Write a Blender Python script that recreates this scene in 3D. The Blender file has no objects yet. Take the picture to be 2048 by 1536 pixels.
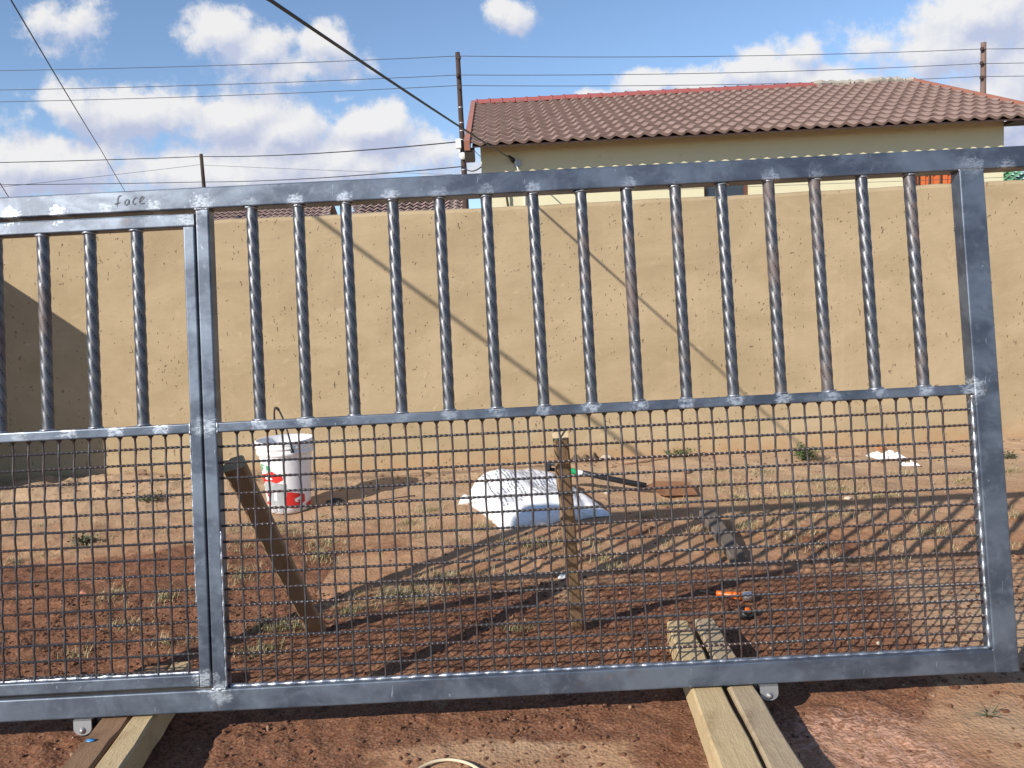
import bpy, bmesh, math, random
import numpy as np
from mathutils import Vector, Matrix
from mathutils import noise as mnoise

random.seed(7)
rng = np.random.RandomState(11)
S = bpy.context.scene
COL = S.collection
R = math.radians

# ------------------------------------------------------------------ camera, sky, sun, exposure
CAM_F, CAM_H, PITCH, ROLL = 1600.0, 1.2, R(6.0), R(2.9)      # focal length is given for the 2048 px wide photograph
fwd = Vector((0, math.cos(PITCH), -math.sin(PITCH)))
rt0 = Vector((1, 0, 0)); up0 = rt0.cross(fwd)
rt = math.cos(ROLL) * rt0 - math.sin(ROLL) * up0
upv = math.cos(ROLL) * up0 + math.sin(ROLL) * rt0
cam_data = bpy.data.cameras.new('camera')
cam_data.sensor_width = 36.0
cam_data.lens = 36.0 * CAM_F / 2048.0
cam_data.clip_start = 0.02
cam_data.clip_end = 3000
cam = bpy.data.objects.new('camera', cam_data)
COL.objects.link(cam)
cam.matrix_world = Matrix(((rt.x, upv.x, -fwd.x, 0), (rt.y, upv.y, -fwd.y, 0), (rt.z, upv.z, -fwd.z, CAM_H), (0, 0, 0, 1)))
S.camera = cam

SUN_DX, SUN_DY = 1.31, 1.285            # shadow displacement on the ground per metre of height
SUN_STRENGTH, SKY_STRENGTH, EXPOSURE = 4.9, 0.135, 0.34
sun_dir = Vector((SUN_DX, SUN_DY, -1)).normalized()
sun_data = bpy.data.lights.new('sun', 'SUN')
sun_data.energy = SUN_STRENGTH
sun_data.angle = R(0.48)
sun_data.color = (1.0, 0.93, 0.82)
sun = bpy.data.objects.new('sun', sun_data)
COL.objects.link(sun)
sun.rotation_euler = sun_dir.to_track_quat('-Z', 'Y').to_euler()
SUN_EL = math.asin(-sun_dir.z)
SUN_AZ = math.atan2(-sun_dir.x, -sun_dir.y)

S.view_settings.view_transform = 'Standard'
S.view_settings.look = 'None'
S.view_settings.exposure = EXPOSURE
S.view_settings.gamma = 1
S.view_settings.use_curve_mapping = False
S.render.engine = 'CYCLES'


def ray(x, y):
    return (fwd * CAM_F + rt * (x - 1024) - upv * (y - 768)).normalized()


def gp(x, y, z=0.0):
    """point of the ground (height z) seen at a place of the photograph"""
    d = ray(x, y)
    t = (z - CAM_H) / d.z
    return Vector((d.x * t, d.y * t, z))


def dp(x, y, Y):
    """point at distance Y seen at a place of the photograph"""
    d = ray(x, y)
    t = Y / d.y
    return Vector((d.x * t, Y, CAM_H + d.z * t))


# ------------------------------------------------------------------ node helpers
class NT:
    def __init__(self, tree):
        self.t = tree
        self.n = tree.nodes
        self.l = tree.links

    def new(self, kind, **kw):
        nd = self.n.new(kind)
        for k, v in kw.items():
            setattr(nd, k, v)
        return nd

    def put(self, sock, v):
        if isinstance(v, bpy.types.NodeSocket):
            self.l.new(v, sock)
        elif v is not None:
            if isinstance(v, (tuple, list)) and len(v) == 3 and sock.type == 'RGBA':
                v = (*v, 1)
            sock.default_value = v

    def math(self, op, a, b=None, c=None, clamp=False):
        nd = self.new('ShaderNodeMath', operation=op, use_clamp=clamp)
        for i, v in enumerate((a, b, c)):
            if v is not None:
                self.put(nd.inputs[i], v)
        return nd.outputs[0]

    def vmath(self, op, a, b=None, scale=None):
        nd = self.new('ShaderNodeVectorMath', operation=op)
        self.put(nd.inputs[0], a)
        if b is not None:
            self.put(nd.inputs[1], b)
        if scale is not None:
            self.put(nd.inputs['Scale'], scale)
        return nd.outputs['Value'] if op in ('LENGTH', 'DOT_PRODUCT', 'DISTANCE') else nd.outputs[0]

    def noise(self, co, scale, detail=4, rough=0.55, dist=0.0, out=0):
        nd = self.new('ShaderNodeTexNoise')
        self.put(nd.inputs['Vector'], co)
        nd.inputs['Scale'].default_value = scale
        nd.inputs['Detail'].default_value = detail
        nd.inputs['Roughness'].default_value = rough
        nd.inputs['Distortion'].default_value = dist
        return nd.outputs[out]

    def voro(self, co, scale, feature='F1', rnd=1.0):
        nd = self.new('ShaderNodeTexVoronoi', feature=feature)
        self.put(nd.inputs['Vector'], co)
        nd.inputs['Scale'].default_value = scale
        nd.inputs['Randomness'].default_value = rnd
        return nd

    def step(self, v, a, b):
        nd = self.new('ShaderNodeMapRange', interpolation_type='SMOOTHSTEP')
        self.put(nd.inputs['Value'], v)
        self.put(nd.inputs['From Min'], a)
        self.put(nd.inputs['From Max'], b)
        return nd.outputs[0]

    def mix(self, f, a, b, mode='MIX'):
        nd = self.new('ShaderNodeMix', data_type='RGBA', blend_type=mode)
        self.put(nd.inputs['Factor'], f)
        self.put(nd.inputs['A'], a if not isinstance(a, tuple) else (*a[:3], 1))
        self.put(nd.inputs['B'], b if not isinstance(b, tuple) else (*b[:3], 1))
        return nd.outputs['Result']

    def scl(self, co, v):
        return self.vmath('MULTIPLY', co, v)

    def bump(self, h, strength=0.5, dist=0.01, normal=None):
        nd = self.new('ShaderNodeBump')
        self.put(nd.inputs['Height'], h)
        nd.inputs['Strength'].default_value = strength
        nd.inputs['Distance'].default_value = dist
        if normal is not None:
            self.put(nd.inputs['Normal'], normal)
        return nd.outputs[0]

    def obj(self):
        return self.new('ShaderNodeTexCoord').outputs['Object']

    def pos(self):
        return self.new('ShaderNodeNewGeometry').outputs['Position']

    def rnd(self):
        return self.new('ShaderNodeObjectInfo').outputs['Random']

    def attr(self, name):
        return self.new('ShaderNodeAttribute', attribute_name=name).outputs['Fac']


def material(name, build):
    m = bpy.data.materials.new(name)
    m.use_nodes = True
    nt = NT(m.node_tree)
    bsdf = nt.n['Principled BSDF']
    def out(color=None, rough=None, metal=None, normal=None, spec=None):
        if color is not None: nt.put(bsdf.inputs['Base Color'], color)
        if rough is not None: nt.put(bsdf.inputs['Roughness'], rough)
        if metal is not None: nt.put(bsdf.inputs['Metallic'], metal)
        if normal is not None: nt.put(bsdf.inputs['Normal'], normal)
        if spec is not None: nt.put(bsdf.inputs['Specular IOR Level'], spec)
    build(nt, out)
    return m


# ------------------------------------------------------------------ sky
world = bpy.data.worlds.new('World')
S.world = world
world.use_nodes = True
W = NT(world.node_tree)
for nd in list(W.n):
    W.n.remove(nd)


def sky_uv(x, y):
    d = ray(x, y)
    return d.x / d.y, d.z / d.y


dirv = W.new('ShaderNodeTexCoord').outputs['Generated']
sepd = W.new('ShaderNodeSeparateXYZ')
W.put(sepd.inputs[0], dirv)
ysafe = W.math('MAXIMUM', sepd.outputs[1], 0.08)
su = W.math('DIVIDE', sepd.outputs[0], ysafe)
sv = W.math('DIVIDE', sepd.outputs[2], ysafe)
comb = W.new('ShaderNodeCombineXYZ')
W.put(comb.inputs[0], su); W.put(comb.inputs[1], sv)
uv = comb.outputs[0]
warp = W.noise(uv, 4.0, 3, 0.5, out=1)
warp = W.vmath('SCALE', W.vmath('SUBTRACT', warp, (0.5, 0.5, 0.5)), scale=0.09)
warp2 = W.noise(uv, 16.0, 4, 0.6, out=1)
warp2 = W.vmath('SCALE', W.vmath('SUBTRACT', warp2, (0.5, 0.5, 0.5)), scale=0.03)
uvw = W.vmath('MULTIPLY', W.vmath('ADD', W.vmath('ADD', uv, warp), warp2), (1, 1, 0))
BLOBS = [  # centre, half width, half height in the photograph's pixels, strength
    (95, 60, 125, 55, .62), (110, 115, 95, 45, .45), (420, 85, 85, 60, 1.05), (505, 115, 120, 60, .9), (635, 105, 75, 55, 1.05), (570, 155, 180, 45, .75),
    (140, 215, 80, 60, 1.0), (290, 225, 180, 65, 1.0), (470, 235, 150, 60, .95), (590, 265, 140, 60, .9), (40, 240, 120, 50, .6),
    (90, 330, 320, 75, .95), (420, 340, 420, 80, 1.0), (745, 270, 105, 52, 1.1), (700, 335, 330, 65, .95), (860, 300, 110, 45, .85),
    (685, 207, 45, 20, .6), (1025, 25, 78, 42, .85), (1000, 5, 60, 30, .8),
    (1310, 172, 75, 32, 1.0), (1390, 170, 120, 36, 1.0), (1500, 160, 150, 50, .95), (1600, 115, 90, 45, .7), (1740, 90, 130, 70, .8), (1700, 170, 260, 50, .95),
    (1990, 30, 150, 75, 1.1), (1880, 105, 190, 85, .95), (1980, 220, 260, 110, .9), (2150, 120, 200, 160, .95), (1190, 190, 60, 12, .6),
    (-250, 200, 200, 120, .9), (-450, 60, 180, 90, .8), (2500, 200, 250, 130, .9), (-150, 330, 260, 90, .9), (2400, 330, 500, 80, .9), (1300, 330, 900, 70, .8)]


def cloud_field(off):
    p = W.vmath('ADD', uvw, off)
    acc = None
    for (cx, cy, rx, ry, st) in BLOBS:
        c = sky_uv(cx, cy)
        d = W.vmath('SUBTRACT', p, (c[0], c[1], 0))
        d = W.vmath('MULTIPLY', d, (CAM_F / rx, CAM_F / ry, 0))
        f = W.math('MULTIPLY_ADD', W.vmath('LENGTH', d), -0.72 * st, st)
        acc = f if acc is None else W.math('SMOOTH_MAX', acc, f, 0.15)
    return acc


def gen_clouds(off):
    # fair-weather cloud for the rest of the dome
    return W.math('MULTIPLY_ADD', W.noise(W.vmath('ADD', W.scl(dirv, (1, 1, 2.2)), off), 2.6, 5, 0.55), 2.6, -1.6)


front = W.step(sepd.outputs[1], 0.35, 0.6)
n_det = W.math('SUBTRACT', W.noise(uv, 9.0, 9, 0.62), 0.5)
n_det2 = W.math('SUBTRACT', W.noise(W.vmath('ADD', uv, (-0.006, 0.011, 0)), 9.0, 9, 0.62), 0.5)
f0 = cloud_field((0, 0, 0))
f1 = cloud_field((-0.010, 0.022, 0))
mixf = W.new('ShaderNodeMix', data_type='FLOAT')
W.put(mixf.inputs[0], front); W.put(mixf.inputs[2], gen_clouds((0, 0, 0))); W.put(mixf.inputs[3], f0)
n_fine = W.math('SUBTRACT', W.noise(uv, 34.0, 5, 0.65), 0.5)
dens = W.math('MULTIPLY_ADD', n_det, 1.75, mixf.outputs[0])
dens = W.math('MULTIPLY_ADD', n_fine, 0.55, dens)
mask = W.step(dens, 0.24, 0.62)
mask = W.math('MULTIPLY', mask, W.step(sepd.outputs[2], -0.02, 0.03))
# brighter where the cloud thins towards the sun side, greyer deep inside and underneath
lit = W.math('MULTIPLY_ADD', W.math('SUBTRACT', f0, f1), 1.9, 0.48)
lit = W.math('MULTIPLY_ADD', W.math('SUBTRACT', n_det, n_det2), 3.2, lit)
lit = W.math('MULTIPLY_ADD', W.math('SUBTRACT', dens, 0.55), -0.25, lit, clamp=True)
low = W.step(sepd.outputs[2], 0.30, 0.10)
c_dark = W.mix(low, (0.60, 0.66, 0.84), (0.53, 0.57, 0.77))
ccol = W.mix(lit, c_dark, (0.98, 0.97, 0.97))
sky = W.new('ShaderNodeTexSky', sky_type='NISHITA')
sky.sun_disc = False
sky.sun_elevation = SUN_EL
sky.sun_rotation = SUN_AZ
sky.altitude = 1500
sky.air_density = 1.0
sky.dust_density = 0.05
sky.ozone_density = 2.2
bg_sky = W.new('ShaderNodeBackground')
W.put(bg_sky.inputs['Color'], sky.outputs[0])
bg_sky.inputs['Strength'].default_value = SKY_STRENGTH
bg_cl = W.new('ShaderNodeBackground')
W.put(bg_cl.inputs['Color'], ccol)
bg_cl.inputs['Strength'].default_value = 0.72
mixs = W.new('ShaderNodeMixShader')
W.put(mixs.inputs[0], W.math('MULTIPLY', mask, 0.96))
W.l.new(bg_sky.outputs[0], mixs.inputs[1])
W.l.new(bg_cl.outputs[0], mixs.inputs[2])
wout = W.new('ShaderNodeOutputWorld')
W.l.new(mixs.outputs[0], wout.inputs[0])

# ------------------------------------------------------------------ object helpers


def link(o, parent=None):
    COL.objects.link(o)
    if parent is not None:
        o.parent = parent
    return o


def make_mesh(name, verts, faces, mats=None, smooth=False, fmat=None):
    me = bpy.data.meshes.new(name)
    me.from_pydata([tuple(v) for v in verts], [], faces)
    if mats is not None:
        for m in (mats if isinstance(mats, (list, tuple)) else [mats]):
            me.materials.append(m)
    if smooth:
        me.polygons.foreach_set('use_smooth', [True] * len(me.polygons))
    if fmat is not None:
        me.polygons.foreach_set('material_index', fmat)
    me.update()
    return me


class MB:
    """collects shapes that become one mesh object"""
    def __init__(self):
        self.v, self.f, self.m = [], [], []

    def add(self, v, f, mi=0):
        n = len(self.v)
        self.v += [tuple(p) for p in v]
        self.f += [tuple(i + n for i in q) for q in f]
        self.m += [mi] * len(f)
        return self

    def box(self, x0, x1, y0, y1, z0, z1, mi=0):
        v = [(x, y, z) for x in (x0, x1) for y in (y0, y1) for z in (z0, z1)]
        return self.add(v, [(0, 1, 3, 2), (4, 6, 7, 5), (0, 4, 5, 1), (2, 3, 7, 6), (0, 2, 6, 4), (1, 5, 7, 3)], mi)

    def tube(self, pts, rad, n=8, cap=True, mi=0, twist=None):
        pts = [Vector(p) for p in pts]
        N = len(pts)
        rads = rad if isinstance(rad, (list, tuple)) else [rad] * N
        v, f = [], []
        t0 = (pts[1] - pts[0]).normalized()
        a = Vector((0, 0, 1)) if abs(t0.z) < 0.9 else Vector((1, 0, 0))
        u = t0.cross(a).normalized()
        for i, p in enumerate(pts):
            t = (pts[min(i + 1, N - 1)] - pts[max(i - 1, 0)]).normalized()
            u = (u - t * u.dot(t)).normalized()
            w = t.cross(u)
            for k in range(n):
                an = 2 * math.pi * k / n
                v.append(p + (u * math.cos(an) + w * math.sin(an)) * rads[i])
        for i in range(N - 1):
            for k in range(n):
                a0, b0 = i * n + k, i * n + (k + 1) % n
                f.append((a0, b0, b0 + n, a0 + n))
        if cap:
            f.append(tuple(range(n))[::-1])
            f.append(tuple(range((N - 1) * n, N * n)))
        return self.add(v, f, mi)

    def lathe(self, prof, n=24, mi=0, center=(0, 0, 0)):
        v, f = [], []
        for (r, z) in prof:
            for k in range(n):
                an = 2 * math.pi * k / n
                v.append((center[0] + r * math.cos(an), center[1] + r * math.sin(an), center[2] + z))
        for i in range(len(prof) - 1):
            for k in range(n):
                a0, b0 = i * n + k, i * n + (k + 1) % n
                f.append((a0, b0, b0 + n, a0 + n))
        return self.add(v, f, mi)

    def build(self, name, mats, parent=None, smooth=False):
        me = make_mesh(name, self.v, self.f, mats, smooth, self.m)
        return link(bpy.data.objects.new(name, me), parent)


def empty(name, loc=(0, 0, 0), rot=(0, 0, 0)):
    o = bpy.data.objects.new(name, None)
    o.empty_display_size = 0.1
    COL.objects.link(o)
    o.location = loc
    o.rotation_euler = rot
    return o


def tag(o, label=None, cat=None, group=None, kind=None):
    if label: o['label'] = label
    if cat: o['category'] = cat
    if group: o['group'] = group
    if kind: o['kind'] = kind
    return o


def copy_part(o, parent, loc=None, rot=None):
    c = o.copy()
    COL.objects.link(c)
    c.parent = parent
    if loc is not None: c.location = loc
    if rot is not None: c.rotation_euler = rot
    return c


def fbm(p, octaves=4):
    return mnoise.fractal(Vector(p), 1.0, 2.0, octaves)


def vnoise(x, y, scale, seed):
    """tileable-free value noise on numpy arrays"""
    r = np.random.RandomState(seed)
    T = r.rand(256, 256)
    xs, ys = x * scale + seed * 3.7, y * scale + seed * 1.3
    xi, yi = np.floor(xs).astype(int), np.floor(ys).astype(int)
    fx, fy = xs - xi, ys - yi
    fx, fy = fx * fx * (3 - 2 * fx), fy * fy * (3 - 2 * fy)
    a, b = T[xi % 256, yi % 256], T[(xi + 1) % 256, yi % 256]
    c, d = T[xi % 256, (yi + 1) % 256], T[(xi + 1) % 256, (yi + 1) % 256]
    return (a * (1 - fx) + b * fx) * (1 - fy) + (c * (1 - fx) + d * fx) * fy


def nfbm(x, y, scale, seed, octv=4, gain=0.5):
    s, a, t = 0, 1.0, 0
    for o in range(octv):
        s = s + a * vnoise(x, y, scale * 2 ** o, seed + o)
        t += a
        a *= gain
    return s / t


# ------------------------------------------------------------------ materials
def m_ground(nt, out):
    p = nt.pos()
    moist_shade, pink, pale = nt.attr('moist_shade'), nt.attr('pink'), nt.attr('pale')
    n1 = nt.noise(p, 3.0, 6, 0.6)
    n2 = nt.noise(p, 22.0, 6, 0.65)
    n3 = nt.noise(p, 120.0, 4, 0.7)
    tan = nt.mix(nt.step(n1, 0.35, 0.65), (0.300, 0.142, 0.070), (0.40, 0.238, 0.135))
    tan = nt.mix(pale, tan, (0.41, 0.295, 0.19))
    dk = nt.mix(n1, (0.100, 0.034, 0.017), (0.168, 0.061, 0.028))  # damp soil colour, set darker to deepen the gate's shade
    mo = nt.step(nt.math('MULTIPLY_ADD', nt.math('SUBTRACT', n2, 0.5), 0.7, moist_shade), 0.25, 0.75)
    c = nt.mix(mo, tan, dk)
    pk = nt.step(nt.math('MULTIPLY_ADD', nt.math('SUBTRACT', nt.noise(nt.scl(p, (1.0, 1.7, 1)), 38, 6, 0.75, 0.8), 0.5), 3.4, nt.math('MULTIPLY', pink, 0.45)), 0.25, 0.65)
    c = nt.mix(nt.math('MULTIPLY', nt.math('MINIMUM', pink, 1.0), 0.65), c, (0.24, 0.105, 0.062))
    c = nt.mix(nt.math('MULTIPLY', pk, pink), c, (0.52, 0.30, 0.215))
    v = nt.voro(p, 85.0)
    speck = nt.step(nt.noise(p, 55.0, 2, 0.5), 0.62, 0.75)
    c = nt.mix(nt.math('MULTIPLY', speck, 0.35), c, (0.42, 0.22, 0.13))
    sp2 = nt.step(nt.noise(p, 75.0, 3, 0.6), 0.40, 0.28)
    c = nt.mix(nt.math('MULTIPLY', sp2, 0.6), c, nt.mix(0.6, c, (0.05, 0.022, 0.014)))
    c = nt.mix(nt.step(n3, 0.3, 0.8), c, nt.mix(0.5, c, (0.5, 0.31, 0.2)), 'MIX')
    h = nt.math('ADD', nt.math('MULTIPLY', n2, 0.6), nt.math('MULTIPLY', n3, 0.35))
    h = nt.math('ADD', h, nt.math('MULTIPLY', v.outputs['Distance'], 0.35))
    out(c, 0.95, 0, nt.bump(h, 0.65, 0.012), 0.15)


GROUND = material('red_earth', m_ground)


def m_steel(nt, out):
    """bare mill-scale steel tube with ground-off welds"""
    p = nt.obj()
    n1 = nt.noise(nt.scl(p, (1, 1, 1.6)), 5.0, 5, 0.6, 0.5)
    n2 = nt.noise(nt.scl(p, (1, 1, 1)), 30.0, 5, 0.65, 0.3)
    n3 = nt.noise(nt.scl(p, (3, 3, 60)), 4.0, 3, 0.6)
    c = nt.mix(nt.step(n1, 0.36, 0.64), (0.062, 0.076, 0.104), (0.145, 0.172, 0.215))
    st = nt.step(nt.noise(p, 3.0, 4, 0.6, 0.8), 0.52, 0.66)
    c = nt.mix(nt.math('MULTIPLY', st, 0.15), c, (0.05, 0.058, 0.08))
    c = nt.mix(nt.math('MULTIPLY', nt.step(n2, 0.5, 0.8), 0.45), c, (0.21, 0.245, 0.30))
    c = nt.mix(nt.math('MULTIPLY', nt.step(nt.noise(p, 11.0, 4, 0.6), 0.58, 0.75), 0.5), c, (0.085, 0.075, 0.08))
    rust = nt.math('MULTIPLY', nt.step(nt.noise(p, 7.0, 5, 0.7), 0.66, 0.78), 0.45)
    c = nt.mix(rust, c, (0.16, 0.085, 0.055))
    # scuffs round the welded joints: near the lower edge of the top rail and the middle rail, at every bar
    sp = nt.new('ShaderNodeSeparateXYZ'); nt.put(sp.inputs[0], p)
    u = nt.math('FRACT', nt.math('DIVIDE', nt.math('ADD', sp.outputs[0], 0.724 + 0.1354 * 20.5), 0.1354))
    du = nt.math('MULTIPLY', nt.math('ABSOLUTE', nt.math('SUBTRACT', u, 0.5)), 0.1354)
    def near(z0):
        dz = nt.math('SUBTRACT', sp.outputs[2], z0)
        d = nt.math('SQRT', nt.math('ADD', nt.math('MULTIPLY', du, du), nt.math('MULTIPLY', dz, dz)))
        return d
    d = nt.math('MINIMUM', near(1.422), near(0.800))
    sc = nt.step(nt.math('ADD', d, nt.math('MULTIPLY', nt.math('SUBTRACT', nt.noise(p, 60.0, 4, 0.7), 0.5), 0.075)), 0.030, 0.010)
    # the corner joints of the frame
    for (jx, jz) in ((-0.86, 1.43), (-0.90, 1.39), (-0.88, 0.80), (1.34, 1.43), (1.30, 0.79), (-0.86, 0.055), (-0.90, 0.085)):
        dd = nt.vmath('DISTANCE', nt.scl(p, (1, 0, 1)), (jx, 0, jz))
        s2 = nt.step(nt.math('ADD', dd, nt.math('MULTIPLY', nt.math('SUBTRACT', nt.noise(p, 45.0, 4, 0.7), 0.5), 0.09)), 0.042, 0.012)
        sc = nt.math('MAXIMUM', sc, s2)
    sc = nt.math('MULTIPLY', sc, nt.step(nt.noise(nt.scl(p, (1, 1, 1)), 3.1, 2, 0.5), 0.35, 0.62))
    sc = nt.math('MULTIPLY', sc, nt.step(nt.noise(nt.scl(p, (1, 1, 2.5)), 75.0, 3, 0.6), 0.30, 0.58))
    c = nt.mix(nt.math('MULTIPLY', sc, 0.75), c, (0.56, 0.60, 0.66))
    # chalk and cutting scratches
    scr = nt.step(nt.noise(nt.scl(p, (9, 9, 2)), 9.0, 2, 0.4, 1.5), 0.73, 0.77)
    c = nt.mix(nt.math('MULTIPLY', scr, 0.35), c, (0.5, 0.54, 0.6))
    rough = nt.math('MULTIPLY_ADD', n2, 0.22, nt.math('MULTIPLY_ADD', sc, -0.06, 0.31))
    h = nt.math('ADD', nt.math('MULTIPLY', n2, 0.5), nt.math('MULTIPLY', sc, 0.4))
    out(c, rough, nt.math('MULTIPLY_ADD', n1, 0.3, 0.42), nt.bump(h, 0.12, 0.004))


STEEL = material('mill_scale_steel', m_steel)


def m_bar(nt, out):
    p = nt.obj()
    r = nt.rnd()
    pp = nt.vmath('ADD', p, nt.vmath('SCALE', (3.1, 1.7, 9.3), scale=r))
    n1 = nt.noise(nt.scl(pp, (1, 1, 0.35)), 22.0, 5, 0.65)
    c = nt.mix(n1, (0.065, 0.068, 0.080), (0.175, 0.178, 0.19))
    ru = nt.step(nt.math('ADD', nt.noise(nt.scl(pp, (1, 1, 0.5)), 6.0, 5, 0.65), nt.math('MULTIPLY', nt.math('SUBTRACT', r, 0.5), 0.20)), 0.55, 0.70)
    c = nt.mix(nt.math('MULTIPLY', ru, 0.5), c, (0.14, 0.082, 0.06))
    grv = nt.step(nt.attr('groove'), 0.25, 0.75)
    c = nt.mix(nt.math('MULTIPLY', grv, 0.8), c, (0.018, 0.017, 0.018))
    out(c, nt.math('MULTIPLY_ADD', ru, 0.22, nt.math('MULTIPLY_ADD', n1, 0.25, 0.30)), nt.math('MULTIPLY_ADD', ru, -0.5, 0.8), nt.bump(n1, 0.15, 0.003))


BAR = material('twisted_bar_steel', m_bar)


def m_wire(nt, out):
    p = nt.obj()
    n = nt.noise(p, 40.0, 4, 0.6)
    n2 = nt.noise(nt.vmath('ADD', p, nt.vmath('SCALE', (7, 3, 5), scale=nt.rnd())), 6.0, 3, 0.5)
    c = nt.mix(n, (0.030, 0.029, 0.033), (0.095, 0.092, 0.10))
    c = nt.mix(nt.math('MULTIPLY', nt.step(n2, 0.42, 0.62), 0.6), c, (0.08, 0.046, 0.037))
    out(c, 0.40, 0.5)


WIRE = material('mesh_wire', m_wire)


def m_weld(nt, out):
    n = nt.noise(nt.pos(), 90.0, 4, 0.6)
    out(nt.mix(n, (0.16, 0.17, 0.20), (0.50, 0.53, 0.58)), nt.math('MULTIPLY_ADD', n, 0.3, 0.28), 0.85, nt.bump(n, 0.5, 0.004))


WELD = material('weld_metal', m_weld)


def m_zinc(nt, out):
    n = nt.noise(nt.obj(), 40.0, 4, 0.6)
    out(nt.mix(n, (0.27, 0.27, 0.275), (0.40, 0.40, 0.405)), 0.45, 0.6, nt.bump(n, 0.1, 0.002))


ZINC = material('zinc_plated_steel', m_zinc)


def m_wall(nt, out):
    p = nt.pos()
    q = nt.scl(p, (1, 0, 1))
    n1 = nt.noise(nt.scl(q, (1, 1, 1.6)), 1.5, 7, 0.65, 0.5)
    n2 = nt.noise(nt.scl(q, (1, 1, 2.5)), 5.0, 6, 0.6, 0.6)
    c = nt.mix(nt.step(n1, 0.3, 0.7), (0.325, 0.245, 0.147), (0.405, 0.312, 0.196))
    c = nt.mix(nt.math('MULTIPLY', nt.step(n2, 0.55, 0.75), 0.35), c, (0.46, 0.35, 0.22))
    # pale rubbed spots
    sp = nt.step(nt.noise(q, 7.0, 3, 0.6, 0.8), 0.66, 0.74)
    c = nt.mix(nt.math('MULTIPLY', sp, 0.4), c, (0.50, 0.39, 0.26))
    # orange clay smears, sparse
    om = nt.math('MULTIPLY', nt.step(nt.noise(nt.scl(q, (1, 1, 2)), 2.3, 4, 0.7), 0.70, 0.78), 0.4)
    c = nt.mix(om, c, (0.44, 0.20, 0.08))
    # trowel pits: short drag marks
    zone = nt.step(nt.noise(q, 2.4, 3, 0.5), 0.40, 0.60)
    pits = None
    for (sx, sz, sc, seed, th) in ((1.0, 0.42, 13, 0, 0.16), (1.0, 0.20, 12, 5.3, 0.12), (1.0, 1.0, 22, 9.1, 0.13), (0.35, 1.0, 12, 2.7, 0.11), (1, .5, 30, 14.2, .12), (1.0, 0.3, 24, 21.4, .13)):
        rotn = nt.new('ShaderNodeVectorRotate', rotation_type='Y_AXIS')
        nt.put(rotn.inputs['Vector'], nt.vmath('ADD', q, (seed, 0, seed * 1.7)))
        rotn.inputs['Angle'].default_value = 0.15 * ((seed % 3) - 1)
        wob = nt.vmath('SCALE', nt.noise(q, 30.0, 2, 0.5, out=1), scale=0.035)
        vv = nt.voro(nt.scl(nt.vmath('ADD', rotn.outputs[0], wob), (sx, 1, sz)), sc)
        col = nt.new('ShaderNodeSeparateColor'); nt.put(col.inputs[0], vv.outputs['Color'])
        keep = nt.step(nt.math('MULTIPLY_ADD', zone, 0.50, col.outputs[0]), 0.72, 0.78)
        size = nt.math('MULTIPLY_ADD', col.outputs[1], th * 1.1, 0.05)
        pt = nt.math('MULTIPLY', nt.step(vv.outputs['Distance'], size, nt.math('MULTIPLY', size, 0.45)), keep)
        pits = pt if pits is None else nt.math('MAXIMUM', pits, pt)
    c = nt.mix(nt.math('MULTIPLY', pits, 0.45), c, (0.22, 0.145, 0.08))
    # splashed red soil at the foot of the wall
    spz = nt.new('ShaderNodeSeparateXYZ'); nt.put(spz.inputs[0], p)
    ft = nt.step(nt.math('MULTIPLY_ADD', nt.noise(q, 9.0, 4, 0.6), 0.34, spz.outputs[2]), 0.36, 0.10)
    c = nt.mix(nt.math('MULTIPLY', ft, 0.65), c, (0.36, 0.20, 0.10))
    fine = nt.noise(p, 160.0, 3, 0.6)
    h = nt.math('ADD', nt.math('MULTIPLY', pits, -1.0), nt.math('MULTIPLY', n2, 0.35))
    h = nt.math('ADD', h, nt.math('MULTIPLY', fine, 0.10))
    out(c, 0.9, 0, nt.bump(h, 0.9, 0.012), 0.2)


WALL = material('trowelled_plaster', m_wall)


def m_wood(c0, c1, dark, grain=1.0):
    def f(nt, out):
        p = nt.obj()
        q = nt.scl(p, (grain, grain, 0.07 * grain))
        n1 = nt.noise(q, 70.0, 5, 0.65, 0.8)
        n2 = nt.noise(p, 9.0, 4, 0.6)
        n3 = nt.noise(nt.scl(p, (1, 1, 0.4)), 120.0, 3, 0.7)
        c = nt.mix(n1, c0, c1)
        c = nt.mix(nt.math('MULTIPLY', nt.step(n2, 0.52, 0.72), 0.55), c, dark)
        c = nt.mix(nt.math('MULTIPLY', nt.step(n3, 0.55, 0.8), 0.3), c, dark)
        kn = nt.step(nt.noise(p, 16.0, 2, 0.4), 0.70, 0.76)
        c = nt.mix(nt.math('MULTIPLY', kn, 0.7), c, dark)
        out(c, 0.82, 0, nt.bump(nt.math('ADD', n1, n3), 0.5, 0.004), 0.2)
    return f


WOOD = material('raw_pine', m_wood((0.42, 0.31, 0.165), (0.55, 0.43, 0.26), (0.28, 0.18, 0.09)))
WOOD_OLD = material('weathered_pine', m_wood((0.30, 0.225, 0.145), (0.45, 0.36, 0.245), (0.16, 0.11, 0.07)))
WOOD_DARK = material('muddy_wood', m_wood((0.19, 0.11, 0.065), (0.29, 0.18, 0.11), (0.10, 0.055, 0.03)))
WOOD_END = material('sawn_end_grain', m_wood((0.45, 0.34, 0.20), (0.60, 0.48, 0.32), (0.33, 0.22, 0.12)))
WOOD_BROWN = material('brown_pine', m_wood((0.23, 0.15, 0.088), (0.36, 0.245, 0.15), (0.13, 0.08, 0.045)))
WOOD_GREY = material('grey_wood', m_wood((0.11, 0.09, 0.075), (0.18, 0.148, 0.12), (0.055, 0.042, 0.035)))


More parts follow.
